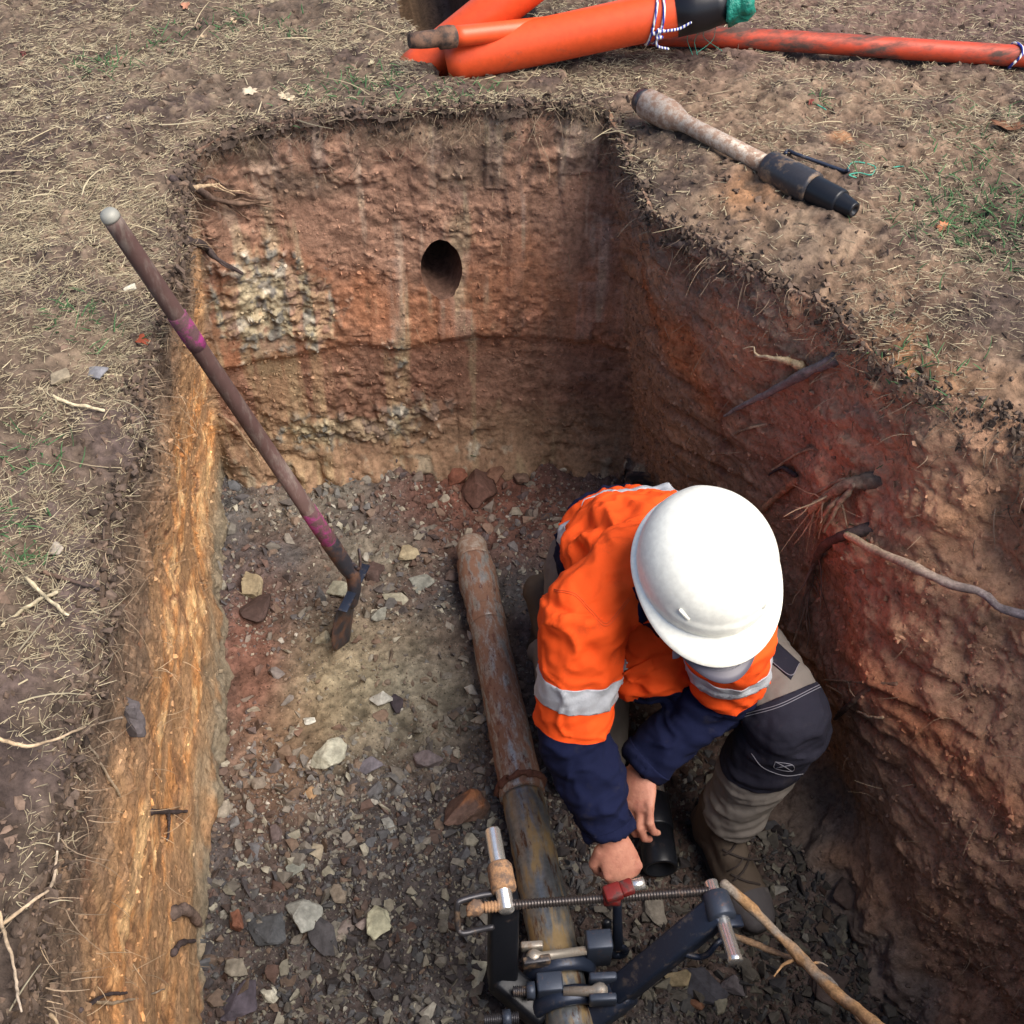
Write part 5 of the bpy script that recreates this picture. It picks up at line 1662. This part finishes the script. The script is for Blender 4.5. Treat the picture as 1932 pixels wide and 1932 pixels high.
def hand(w, D, X, curl, thumb_side, rad=1.0):
    """palm, four unequal fingers bent at three joints, thumb off the side of the palm"""
    D = unit(D); X = unit(X-D*(X @ D)); N = np.cross(X, D)
    if N @ (-FW) < 0: N = -N
    ps = [tube([w-D*.03, w, w+D*.02, w+D*.05, w+D*.082], [.027, .027, .034, .041, .039], 16, r2=[.020, .019, .019, .018, .014], side=X)]
    for i, (ln_, r_, of) in enumerate(((.030, .0088, -.032), (.036, .0096, -.0105), (.034, .0094, .011), (.027, .0082, .031))):
        k = w+D*(.082-.006*abs(i-1.4))+X*of*(1 if thumb_side > 0 else -1)+N*.002
        a1, a2, a3 = curl
        d1 = D*math.cos(a1)-N*math.sin(a1); d2 = D*math.cos(a2)-N*math.sin(a2); d3 = D*math.cos(a3)-N*math.sin(a3)
        p1 = k+d1*ln_*1.25; p2 = p1+d2*ln_*.9; p3 = p2+d3*ln_*.62
        ps.append(tube([k-D*.02-N*.002, k+N*.0015, k*.5+p1*.5, p1+N*.0005, p1*.5+p2*.5, p2, p3], [r_*1.0, r_*1.22, r_*.97, r_*1.08, r_*.93, r_*.98, r_*.8], 10))
    th0 = w+D*.022+X*thumb_side*.028-N*.006
    th1 = th0+(X*thumb_side*.55+D*.75-N*.35)*.036; th2 = th1+(D*.75-N*.6-X*thumb_side*.25)*.032; th3 = th2+(D*.5-N*.5-X*thumb_side*.7)*.024
    ps.append(tube([th0, th1, th2, th3], [.0155, .0115, .0105, .0085], 10))
    return ps


dwn = dw
handR = hand(J['Rwr']+unit(J['Rfi']-J['Rwr'])*.012, J['Rfi']-J['Rwr'], RT*.8+dwn*.35, (1.25, 2.75, 3.9), -1)
handL = hand(J['Lwr']+unit(J['Lha']-J['Lwr'])*.0, J['Lha']-J['Lwr'], FW*.55-RT*.75, (.35, .9, 1.5), 1)
bp = []
spine = [hipC, hipC*.6+neck*.4+np.array([0, 0, .05]), hipC*.25+neck*.75+np.array([0, 0, .035]), neck]
bp.append(tube(spline(spine, 14), np.linspace(.14, .13, 14), 18, r2=np.linspace(.1, .085, 14), side=lat))
bp.append(tube([J['Rsh'], .5*(J['Rsh']+neck), neck, .5*(J['Lsh']+neck), J['Lsh']], [.05, .06, .062, .06, .05], 14))
bp.append(tube(spline([neck, .6*neck+.4*hdc, hdc-hu*.04], 8), [.062, .058, .056, .055, .055, .055, .055, .055], 16))
bp.append(ell(hdc, (hr, hf, hu), (.073, .092, .1)))
bp.append(ell(hdc-hu*.055+hf*.03, (hr, hf, hu), (.056, .062, .06)))
bp.append(tube([hdc+hf*.085+hu*.02, hdc+hf*.102-hu*.012, hdc+hf*.108-hu*.03], [.009, .012, .015], 10))
bp.append(tube([hdc+hf*.083-hu*.062-hr*.022, hdc+hf*.094-hu*.06, hdc+hf*.083-hu*.062+hr*.022], [.005, .0075, .005], 8))
bp.append(tube([hdc+hf*.082-hu*.074-hr*.018, hdc+hf*.092-hu*.074, hdc+hf*.082-hu*.074+hr*.018], [.005, .0075, .005], 8))
bp.append(tube([hdc+hf*.078+hu*.025-hr*.045, hdc+hf*.092+hu*.026, hdc+hf*.078+hu*.025+hr*.045], [.008, .009, .008], 8))
for sg in (-1, 1):
    bp.append(ell(hdc+hr*sg*.077-hf*.008-hu*.012, (hr, unit(hf-hu*.3), unit(hu+hf*.3)), (.009, .018, .031), 10))
for a_, b_, c_ in (('Rsh', 'Rel', 'Rwr'), ('Lsh', 'Lel', 'Lwr')):
    bp.append(tube(spline([J[a_], J[b_], J[c_]], 14), np.linspace(.045, .027, 14), 12))
for a_, b_, c_ in (('hipR', 'kneR', 'ankR'), ('hipL', 'kneL', 'ankL')):
    bp.append(tube([J[a_], .5*(J[a_]+J[b_]), J[b_]], [.075, .065, .05], 12)); bp.append(tube([J[b_], .6*J[b_]+.4*J[c_], J[c_]], [.05, .052, .036], 12))
    bp.append(ell(J[c_]-np.array([0, .03, .03]), np.eye(3), (.03, .06, .03), 10))
bp += handR+handL
V, Fc, No = remesh(bp, .0035, 3)
link_mesh('body', V, Fc, M['skin'], person)
for sg in (-1, 1):
    link_mesh('eye', *ell(hdc+hf*.081+hr*sg*.03+hu*.005, (hr, hf, hu), (.013, .012, .012), 10), M['eye'], person)
hv = ell(hdc+hu*.012-hf*.008, (hr, hf, hu), (.0785, .093, .1), 22)
cut = (hv[0]-hdc) @ hf
hz = (hv[0]-hdc) @ hu
keepv = (cut < .035)&(hz > -.052)
hF = [q for q in hv[1] if all(keepv[list(q)])]
link_mesh('hair', hv[0]+fbm(hv[0]*120, 3, 6)[:, None]*.003, hF, M['hair'], person)

# --- hard hat
nr, na_ = 60, 96
phi = np.arange(na_)*2*math.pi/na_
cph, sph = np.cos(phi), np.sin(phi)            # cph towards the front
A_, B_, H_ = .119, .131, .122


def hat_pt(k, ph):
    c_, s_ = math.cos(ph), math.sin(ph)
    front = max(0, c_)**2.2
    if k <= 1.0:
        th = k*math.pi/2
        q = math.sin(th)**.96
        zz_ = H_*max(0, math.cos(th))**.82
        ridge = .004*math.exp(-(s_*q/.16)**2)*math.sin(th)**.6*(1 if True else 0)
        shelf = .0065*sstep(.80, .86, k)*(1-sstep(.93, 1.0, k))*max(0, c_)**.6*sstep(.86, .70, abs(s_))
        rr_ = q
        return np.array([A_*rr_*s_*(1+shelf*4), B_*rr_*c_*(1+shelf*4), zz_+ridge])
    e = (k-1.0)
    ext = .009+.037*front
    drop_ = .003+.011*front
    return np.array([A_*s_*(1+e*(ext/.125)), B_*c_+e*ext*c_, -e*drop_-.004*e*e])


rows = [0.0]+list(np.linspace(.03, 1.0, 44))+[1.02, 1.15, 1.4, 1.7, 2.0]
Vh = [hat_pt(k, q) for k in rows for q in phi]
lip = [hat_pt(2.0, q)+np.array([0, 0, -.003]) for q in phi]
und = [hat_pt(1.0, q)*np.array([.97, .97, 1])+np.array([0, 0, -.003]) for q in phi]
ins = [hat_pt(.85, q)*np.array([.965, .965, .95]) for q in phi]+[hat_pt(.5, q)*np.array([.96, .96, .96]) for q in phi]+[hat_pt(.05, q)*np.array([.96, .96, .96]) for q in phi]
Vh = np.array(Vh+lip+und+ins)
nrow = len(rows)+5
Fh = []
for i in range(nrow-1):
    for j in range(na_):
        k = (j+1) % na_
        Fh.append((i*na_+j, i*na_+k, (i+1)*na_+k, (i+1)*na_+j))
Vh = hatc+np.outer(Vh[:, 0], hr)+np.outer(Vh[:, 1], hf)+np.outer(Vh[:, 2]-.03, hu)
hat = link_mesh('hard_hat', Vh, Fh, M['hat'], person)
for sg in (-1, 1):                             # slot bosses at the front corners
    c_ = np.array([.062*sg, .098, .045])
    p_ = hatc+hr*c_[0]+hf*c_[1]+hu*(c_[2]-.03)
    link_mesh('slot_boss', *tube([p_-hr*.011*sg-hu*.012, p_+hf*.004, p_+hr*.012*sg+hu*.012-hf*.006], [.0035, .0055, .003], 10), M['hat'], hat)
# soft grey peak worn under the hat
pk = []
nu_, nv_ = 33, 10
for sgn in (0, 1):
    for i in range(nv_):
        e = i/(nv_-1)
        for j in range(nu_):
            a_ = (j/(nu_-1)*2-1)*1.12
            rx__ = .1+.004*e; L_ = .108+.09*e*max(0, math.cos(a_*1.2))**.65
            pk.append(hatc+hr*(rx__*math.sin(a_))+hf*(L_*math.cos(a_)**.9 if math.cos(a_) > 0 else 0)+hu*(-.052-.022*e+.03*(1-math.cos(a_))*-1*.8-sgn*.0022))
pk = np.array(pk); nA = nu_*nv_; Fq = []
for i in range(nv_-1):
    for j in range(nu_-1):
        q = (i*nu_+j, i*nu_+j+1, (i+1)*nu_+j+1, (i+1)*nu_+j); Fq.append(q); Fq.append(tuple(nA+k for k in q[::-1]))
bord = [j for j in range(nu_)]+[i*nu_+nu_-1 for i in range(1, nv_)]+[(nv_-1)*nu_+j for j in range(nu_-2, -1, -1)]+[i*nu_ for i in range(nv_-2, 0, -1)]
for k in range(len(bord)):
    p_, q_ = bord[k], bord[(k+1) % len(bord)]
    Fq.append((q_, p_, nA+p_, nA+q_))
peak = link_mesh('cap_peak', pk, Fq, M['peak'], person)
for e in (.55, .78):
    i = int(e*(nv_-1))
    link_mesh('stitch_line', *tube(pk[i*nu_+2:(i+1)*nu_-2]+hu*.0012, .0006, 5), M['thread'], peak)


# --- clothes: grown as one surface, folded, then cut along seams
def fold_noise(P, axis_dir, seed, sx=9, sy=30):
    """creases running across a limb"""
    a_ = unit(axis_dir)
    h = P @ a_
    q = P-np.outer(h, a_)
    return fbm(np.stack([h*sy+q[:, 0]*14, q[:, 1]*sx+h*6, q[:, 2]*sx], 1), 3, seed)


def seg_t(P, a, b):
    return ((P-a) @ (b-a))/((b-a) @ (b-a))


def seg_d(P, a, b):
    t_ = np.clip(seg_t(P, a, b), 0, 1)
    return np.linalg.norm(P-(a+t_[:, None]*(b-a)), axis=1)


def cut_mesh(V, Fc, planes):
    """split a surface along planes (co, no, fn choosing which faces the cut runs through)"""
    bm = bmesh.new()
    vs = [bm.verts.new(Vector(v)) for v in V]
    for q in Fc:
        try: bm.faces.new([vs[i] for i in q])
        except ValueError: pass
    for co, no, fn in planes:
        bm.faces.ensure_lookup_table()
        cen = np.array([list(fc.calc_center_median()) for fc in bm.faces])
        sel = fn(cen)
        fs = [fc for fc, k in zip(bm.faces, sel) if k]
        gm = fs+list({e for fc in fs for e in fc.edges})+list({v for fc in fs for v in fc.verts})
        bmesh.ops.bisect_plane(bm, geom=gm, plane_co=Vector(co), plane_no=Vector(no), dist=1e-5)
    bm.verts.index_update(); bm.normal_update()
    V2 = np.array([list(v.co) for v in bm.verts]); N2 = np.array([list(v.normal) for v in bm.verts])
    F2 = [tuple(v.index for v in fc.verts) for fc in bm.faces]
    C2 = np.array([list(fc.calc_center_median()) for fc in bm.faces])
    bm.free()
    return V2, F2, N2, C2


def submesh(V, Fc, sel, off=None, N=None, thick=0.0):
    fs = [q for q, k in zip(Fc, sel) if k]
    used = sorted({i for q in fs for i in q})
    mp = {u: i for i, u in enumerate(used)}
    Vn = V[used]+(N[used]*off if off else 0)
    F2 = [tuple(mp[i] for i in q) for q in fs]
    if thick:                                   # turn the patch into a thin slab
        n0 = len(Vn)
        cnt = {}
        for q in F2:
            for k in range(len(q)):
                e = (q[k], q[(k+1) % len(q)]); cnt[e] = 1
        Vn = np.vstack([Vn, Vn-N[used]*thick])
        F3 = list(F2)+[tuple(n0+i for i in q[::-1]) for q in F2]
        for (p_, q_) in cnt:
            if (q_, p_) not in cnt: F3.append((q_, p_, n0+p_, n0+q_))
        F2 = F3
    return Vn, F2


chest = hipC*.28+neck*.72+np.array([0, .0, .03])
waist = hipC*.62+neck*.38+np.array([0, 0, .055])
sp = spline([hipC+np.array([-.01, .06, -.13]), hipC*.85+neck*.15+np.array([0, .02, .03]), waist, chest, neck*.9+hipC*.1+np.array([0, 0, .02])], 22)
k_ = np.linspace(0, 1, 22)
sparts = [tube(sp, np.interp(k_, [0, .25, .55, .8, 1], [.178, .180, .182, .168, .12]), 30, r2=np.interp(k_, [0, .3, .6, .85, 1], [.125, .13, .13, .115, .085]), side=lat),
          tube(spline([J['Rsh']+np.array([0, 0, -.005]), .5*(J['Rsh']+neck)+np.array([0, .02, .012]), neck+np.array([0, .02, .01]), .5*(J['Lsh']+neck)+np.array([0, .02, .012]), J['Lsh']+np.array([0, 0, -.005])], 16), np.interp(np.linspace(0, 1, 16), [0, .25, .5, .75, 1], [.07, .085, .088, .085, .07]), 22),
          tube(spline([J['Rsh'], .5*(J['Rsh']+J['Rel']), J['Rel'], .45*J['Rel']+.55*J['Rwr'], J['Rwr']], 26), np.interp(np.linspace(0, 1, 26), [0, .25, .5, .75, 1], [.082, .076, .066, .06, .053]), 22, cap=False),
          tube(spline([J['Lsh'], .5*(J['Lsh']+J['Lel']), J['Lel'], .45*J['Lel']+.55*J['Lwr'], J['Lwr']], 26), np.interp(np.linspace(0, 1, 26), [0, .25, .5, .75, 1], [.08, .076, .064, .056, .047]), 22, cap=False)]
sparts.append(tube(spline([U(1228, 1150, z=f0+.66), U(1222, 1205, z=f0+.60), U(1212, 1268, z=f0+.535)], 12), np.linspace(.115, .10, 12), 24, r2=np.linspace(.085, .065, 12), side=lat))
V, Fc, No = remesh(sparts, .0055, 7)
dR = np.minimum(seg_d(V, J['Rsh'], J['Rel']), seg_d(V, J['Rel'], J['Rwr']))
dL = np.minimum(seg_d(V, J['Lsh'], J['Lel']), seg_d(V, J['Lel'], J['Lwr']))
spd = np.min(np.linalg.norm(V[:, None]-sp[None], axis=2), 1)-.08
wR = np.exp(-(np.maximum(dR-.05, 0)/.05)**2); wL = np.exp(-(np.maximum(dL-.05, 0)/.05)**2)
fR = fold_noise(V, J['Rel']-J['Rsh'], 3)*.6+fold_noise(V, J['Rwr']-J['Rel'], 4)*.6
fL = fold_noise(V, J['Lwr']-J['Lel'], 5)
fT = fbm(V*np.array([13, 13, 16]), 3, 7)
elb = np.exp(-(np.linalg.norm(V-J['Rel'], axis=1)/.09)**2)+np.exp(-(np.linalg.norm(V-J['Lel'], axis=1)/.09)**2)
ridge = 1-np.abs(fbm(V*np.array([17, 15, 21])+3, 2, 17))*1.6
V = V+No*(wR*fR*.0055*(1+elb)+wL*fL*.0055*(1+elb)+(1-np.maximum(wR, wL))*(fT*.009+ridge*.008)+.005*ridge+.0055*np.maximum(0, 1-np.abs(fbm(V*np.array([12, 11, 15])+5, 2, 18))*4.5)**1.4)[:, None]
uR, uL = J['Rel']-J['Rsh'], J['Lel']-J['Lsh']
vR, vL = J['Rwr']-J['Rel'], J['Lwr']-J['Lel']
tor = unit(neck-hipC)


def near_arm(which):
    a, b, c = [J[which+k] for k in ('sh', 'el', 'wr')]
    o = 'L' if which == 'R' else 'R'

    def fn(P):
        d1 = np.minimum(seg_d(P, a, b), seg_d(P, b, c))
        return (d1 < .105)&(seg_t(P, a, b) > .28)&(d1 < np.minimum(seg_d(P, J[o+'sh'], J[o+'el']), seg_d(P, J[o+'el'], J[o+'wr'])))
    return fn


nR, nL = near_arm('R'), near_arm('L')


def torso(P): return ~nR(P)&~nL(P)


TA, TB, TC = .50, .70, .93           # tape band and end of the orange on the right sleeve
LA, LB, LC = .36, .58, .86
planes = [(J['Rsh']+uR*k, uR+np.array([0, 0, 0]), nR) for k in (TA, TB, TC)]
planes += [(J['Lsh']+uL*k, uL, nL) for k in (LA, LB, LC)]
planes += [(J['Rwr']-vR*.10, vR, nR), (J['Lwr']-vL*.10, vL, nL)]
hoop = hipC*.56+neck*.44
planes += [(hoop-tor*.022, tor, torso), (hoop+tor*.024, tor, torso), (hoop-tor*.075, tor, torso)]
V2, F2, N2, C2 = cut_mesh(V, Fc, planes)
iR, iL = nR(C2), nL(C2)
tR, tL = seg_t(C2, J['Rsh'], J['Rel']), seg_t(C2, J['Lsh'], J['Lel'])
slR = iR&(tR > TC); slL = iL&(tL > LC)
hT = (C2-hoop) @ tor
low = ~iR&~iL&(hT < -.075)
cuR = iR&(seg_t(C2, J['Rel'], J['Rwr']) > .9)&slR; cuL = iL&(seg_t(C2, J['Lel'], J['Lwr']) > .9)&slL
shirt = link_mesh('shirt', *submesh(V2, F2, ~(slR|slL|low)), M['orange_cloth'], person)
link_mesh('sleeve', *submesh(V2, F2, slR&~cuR), M['navy_cloth'], shirt)
link_mesh('sleeve', *submesh(V2, F2, slL&~cuL), M['navy_cloth'], shirt)
link_mesh('cuff', *submesh(V2, F2, cuR, .0022, N2, .004), M['navy_cloth'], shirt)
link_mesh('cuff', *submesh(V2, F2, cuL, .0022, N2, .004), M['navy_cloth'], shirt)
link_mesh('shirt_tail', *submesh(V2, F2, low), M['navy_cloth'], shirt)
link_mesh('reflective_tape', *submesh(V2, F2, iR&(tR > TA)&(tR < TB), .0018, N2, .0017), M['tape_cloth'], shirt)
link_mesh('reflective_tape', *submesh(V2, F2, iL&(tL > LA)&(tL < LB), .0018, N2, .0017), M['tape_cloth'], shirt)
link_mesh('reflective_tape', *submesh(V2, F2, ~iR&~iL&(np.abs(hT-.001) < .023), .0018, N2, .0017), M['tape_cloth'], shirt)
BS = BVHTree.FromPolygons(V2.tolist(), [list(q) for q in F2])


def on(bv, px, py, off):
    r = unit(ray(px, py))
    h = bv.ray_cast(Vector(CAM), Vector(r))
    if h[0] is None: return None
    n_ = np.array(h[1]); n_ = n_ if n_ @ r < 0 else -n_
    return np.array(h[0])+n_*off


def seam(name, bv, pix, r, mat, parent, n=40, off=.0006):
    P = []
    pts_ = spline(np.array([(a_, b_, 0) for a_, b_ in pix], dtype=float), n)
    for a_, b_, _ in pts_:
        q = on(bv, a_, b_, off)
        if q is not None and (not P or np.linalg.norm(q-P[-1]) < .05): P.append(q)
    if len(P) > 3: return link_mesh(name, *tube(np.array(P), r, 6), mat, parent)


def panel(name, bv, quad, off, thick, mat, parent, n=14):
    a, b, c, d_ = [np.array(q, dtype=float) for q in quad]
    top_, bot_ = [], []
    for i in range(n+1):
        for j in range(n+1):
            u, v = i/n, j/n
            p = (a*(1-u)+b*u)*(1-v)+(d_*(1-u)+c*u)*v
            q = on(bv, p[0], p[1], off)
            if q is None: return None
            top_.append(q)
    top_ = np.array(top_).reshape(n+1, n+1, 3)
    for _ in range(2):
        top_[1:-1, 1:-1] = .25*(top_[:-2, 1:-1]+top_[2:, 1:-1]+top_[1:-1, :-2]+top_[1:-1, 2:])
    nn2 = np.cross(np.gradient(top_, axis=0), np.gradient(top_, axis=1)); nn2 /= np.linalg.norm(nn2, axis=2)[:, :, None]+1e-12
    if nn2[n//2, n//2] @ FW > 0: nn2 = -nn2
    V = np.vstack([top_.reshape(-1, 3), (top_-nn2*thick).reshape(-1, 3)])
    m = n+1; nA = m*m; Fq = []
    for i in range(n):
        for j in range(n):
            q = (i*m+j, i*m+j+1, (i+1)*m+j+1, (i+1)*m+j); Fq.append(q); Fq.append(tuple(nA+k for k in q[::-1]))
    bord = [j for j in range(m)]+[i*m+n for i in range(1, m)]+[n*m+j for j in range(n-1, -1, -1)]+[i*m for i in range(n-1, 0, -1)]
    for k in range(len(bord)):
        p_, q_ = bord[k], bord[(k+1) % len(bord)]
        Fq.append((q_, p_, nA+p_, nA+q_))
    return link_mesh(name, V, Fq, mat, parent)


for pix in ([(1046, 1112), (1085, 1120), (1115, 1150), (1143, 1176), (1168, 1150), (1186, 1128)], [(1046, 1115), (1084, 1124), (1113, 1154), (1143, 1181), (1170, 1154), (1188, 1131)]):
    seam('seam', BS, pix, .0009, M['orange_thread'], shirt)
panel('pocket_flap', BS, [(1174, 1268), (1230, 1240), (1234, 1262), (1190, 1288)], .004, .003, M['orange_cloth'], shirt)
# collar
panel('collar', BS, [(1196, 1108), (1226, 1120), (1246, 1200), (1212, 1178)], .007, .005, M['navy_cloth'], shirt)
cn = unit(hdc-neck)
cs = unit(lat-cn*(lat @ cn)); ct = np.cross(cs, cn)
cpts = np.array([neck+cn*.045+ct*math.sin(q)*.075+cs*math.cos(q)*.07 for q in np.linspace(.3-math.pi*.5, math.pi*1.5-.3, 40)])
link_mesh('collar', *tube(cpts, .010, 12, r2=.026, side=unit(cn+.001)), M['navy_cloth'], shirt)

# --- trousers
tp = [tube([hipC-lat*.09, hipC, hipC+lat*.09], [.105, .12, .105], 24)]
for sd__ in ('R', 'L'):
    hp, kn_, an = J['hip'+sd__], J['kne'+sd__], J['ank'+sd__]
    sh_ = unit(an-kn_)
    tp.append(tube(spline([hp, .5*(hp+kn_), kn_], 14), np.interp(np.linspace(0, 1, 14), [0, .5, 1], [.108, .097, .084]), 22))
    end = an-sh_*.055
    tp.append(tube(spline([kn_, .6*kn_+.4*end+np.array([0, .012, 0]), end], 14), np.interp(np.linspace(0, 1, 14), [0, .35, .8, 1], [.083, .08, .072, .068]), 22, cap=False))
V, Fc, No = remesh(tp, .0055, 7)
fK = fold_noise(V, J['ankL']-J['kneL'], 13, 7, 26); fK2 = fold_noise(V, J['kneL']-J['hipL'], 14, 8, 24)
wS = np.exp(-(np.maximum(seg_d(V, J['kneL'], J['ankL'])-.06, 0)/.05)**2)
sh_low = sstep(.45, .95, seg_t(V, J['kneL'], J['ankL']))
ring_ = np.sin(seg_t(V, J['kneL'], J['ankL'])*42+3*fbm(V*9, 2, 19))
V = V+No*(wS*(fK*.008+ring_*sh_low*.0022+fbm(V*24, 3, 23)*.004)+(1-wS)*fK2*.006)[:, None]


def legL(P): return (seg_d(P, J['kneL'], J['ankL']) < .13)|((seg_d(P, J['hipL'], J['kneL']) < .13)&(seg_t(P, J['hipL'], J['kneL']) > .3))


uT, uS = J['kneL']-J['hipL'], J['ankL']-J['kneL']
kc1, kc2 = J['hipL']+uT*.86, J['kneL']+uS*.36
bk = unit(np.cross(uT, uS)); bkn = unit(np.cross(bk, unit(uS-uT)))
nS = unit(uS+np.array([.12, 0, 0]))
e1, e2 = U(1398, 1346, d=2.2), U(1548, 1284, d=2.2)
kc1 = e1; kn1 = unit(np.cross(e2-e1, ray(1475, 1315)))
if kn1 @ UP > 0: kn1 = -kn1
planes = [(kc1, kn1, legL), (kc2, nS, legL)]
V2, F2, N2, C2 = cut_mesh(V, Fc, planes)
inK = legL(C2)&((C2-kc1) @ kn1 > 0)&(seg_t(C2, J['hipL'], J['kneL']) > .6)&((C2-kc2) @ nS < 0)
trous = link_mesh('trousers', *submesh(V2, F2, ~inK), M['khaki'], person)
link_mesh('knee_patch', *submesh(V2, F2, inK, .0022, N2, .005), M['patch'], trous)
BT = BVHTree.FromPolygons((V2+N2*np.where(np.isin(np.arange(len(V2)), np.unique(np.concatenate([np.array(q) for q, k in zip(F2, inK) if k]))), .0024, 0)[:, None]).tolist(), [list(q) for q in F2])
panel('hip_patch', BT, [(1439, 1237), (1460, 1208), (1508, 1252), (1492, 1283)], .003, .003, M['patch'], trous)
seam('stitching', BT, [(1443, 1238), (1489, 1276), (1506, 1254)], .0008, M['thread'], trous, off=.0042)
for dy in (7, 12):
    seam('stitching', BT, [(1405, 1340+dy), (1470, 1322+dy), (1530, 1293+dy), (1548, 1284+dy)], .0008, M['thread'], trous)
seam('stitching', BT, [(1418, 1422), (1440, 1448), (1480, 1463), (1515, 1460)], .0008, M['thread'], trous)
for pix in ([(1463, 1437), (1495, 1443), (1494, 1455), (1462, 1449), (1463, 1437)], [(1463, 1437), (1480, 1446), (1494, 1455)], [(1495, 1443), (1478, 1446), (1462, 1449)]):
    seam('stitching', BT, pix, .0007, M['thread'], trous, 24)


# --- boots
def boot(an, tdir, tilt, updir, detail):
    fd = unit(tdir); upv = unit(updir-fd*(updir @ fd)); sd2 = np.cross(fd, upv)
    c0 = an-upv*.045
    ps = [tube(spline([c0-fd*.065, c0-fd*.01, c0+fd*.06+upv*.0, c0+fd*.12-upv*.006, c0+fd*.185-upv*.012], 16), np.interp(np.linspace(0, 1, 16), [0, .3, .6, .85, 1], [.036, .041, .047, .05, .038]), 20, r2=np.interp(np.linspace(0, 1, 16), [0, .3, .6, .85, 1], [.04, .05, .044, .034, .026]), side=sd2),
          tube(spline([c0-fd*.03-upv*.005, an-fd*.024+upv*.02, an-fd*.022+upv*.09], 10), [.046, .047, .047, .047, .047, .048, .048, .048, .049, .05], 20, r2=[.05]*10, side=sd2),
          tube([an+fd*.02+upv*.012, c0+fd*.1+upv*.012], [.036, .036], 16)]
    V, Fc, No = remesh(ps, .0045, 5)
    V = V+No*(fbm(V*28, 3, 77)*.0022)[:, None]
    V2, F2, N2, C2 = cut_mesh(V, Fc, [(c0+fd*.135, fd, lambda P: np.ones(len(P), bool))])
    toe_ = ((C2-c0) @ fd) > .135
    b = link_mesh('boot', *submesh(V2, F2, ~toe_), M['boot'], person)
    link_mesh('toe_cap', *submesh(V2, F2, toe_, .0012, N2), M['boot_toe'], b)
    so = tube(spline([c0-fd*.065-upv*.043, c0-upv*.044, c0+fd*.1-upv*.044, c0+fd*.19-upv*.04], 14), np.interp(np.linspace(0, 1, 14), [0, .4, .75, 1], [.037, .038, .05, .036]), 20, r2=.013, side=sd2)
    link_mesh('sole', *so, M['sole'], b)
    if detail:
        bt = BVHTree.FromPolygons(V2.tolist(), [list(q) for q in F2])
        for k in range(5):
            h_ = k/4
            pA = an+fd*(.045+.075*h_)+upv*(.06-.065*h_)
            row = []
            for q in np.linspace(-1, 1, 13):
                src = pA+sd2*q*.026+(upv*.6+fd*.8)*.1+(upv*-.012+fd*.012)*q*(1 if k % 2 else -1)
                h = bt.ray_cast(Vector(src), Vector(-unit(upv*.6+fd*.8)))
                if h[0] is not None: row.append(np.array(h[0])+unit(upv*.6+fd*.8)*.0022)
            if len(row) > 4: link_mesh('lace', *tube(np.array(row), .0026, 8), M['lace'], b)
        cen_ = an+fd*.07+upv*.035
        for sg in (-1, 1):
            link_mesh('lace', *tube(spline([cen_+fd*.016, cen_+fd*.03+sd2*sg*.02+upv*.008, cen_+fd*.026+sd2*sg*.038-upv*.012, cen_+fd*.018+sd2*sg*.034-upv*.03], 16), .0022, 8), M['lace'], b)
    return b


tl_ = U(1408, 1700, z=FZ+.03)-J['ankL']; tl_[2] = 0
boot(J['ankL']+np.array([0, 0, .0]), tl_, 0, np.array([0, 0, 1.0]), True)
boot(J['ankR']+np.array([0, .0, .01]), np.array([-.1, .55, -.75]), 0, np.array([-.1, .75, .55])*-1*-1, False)
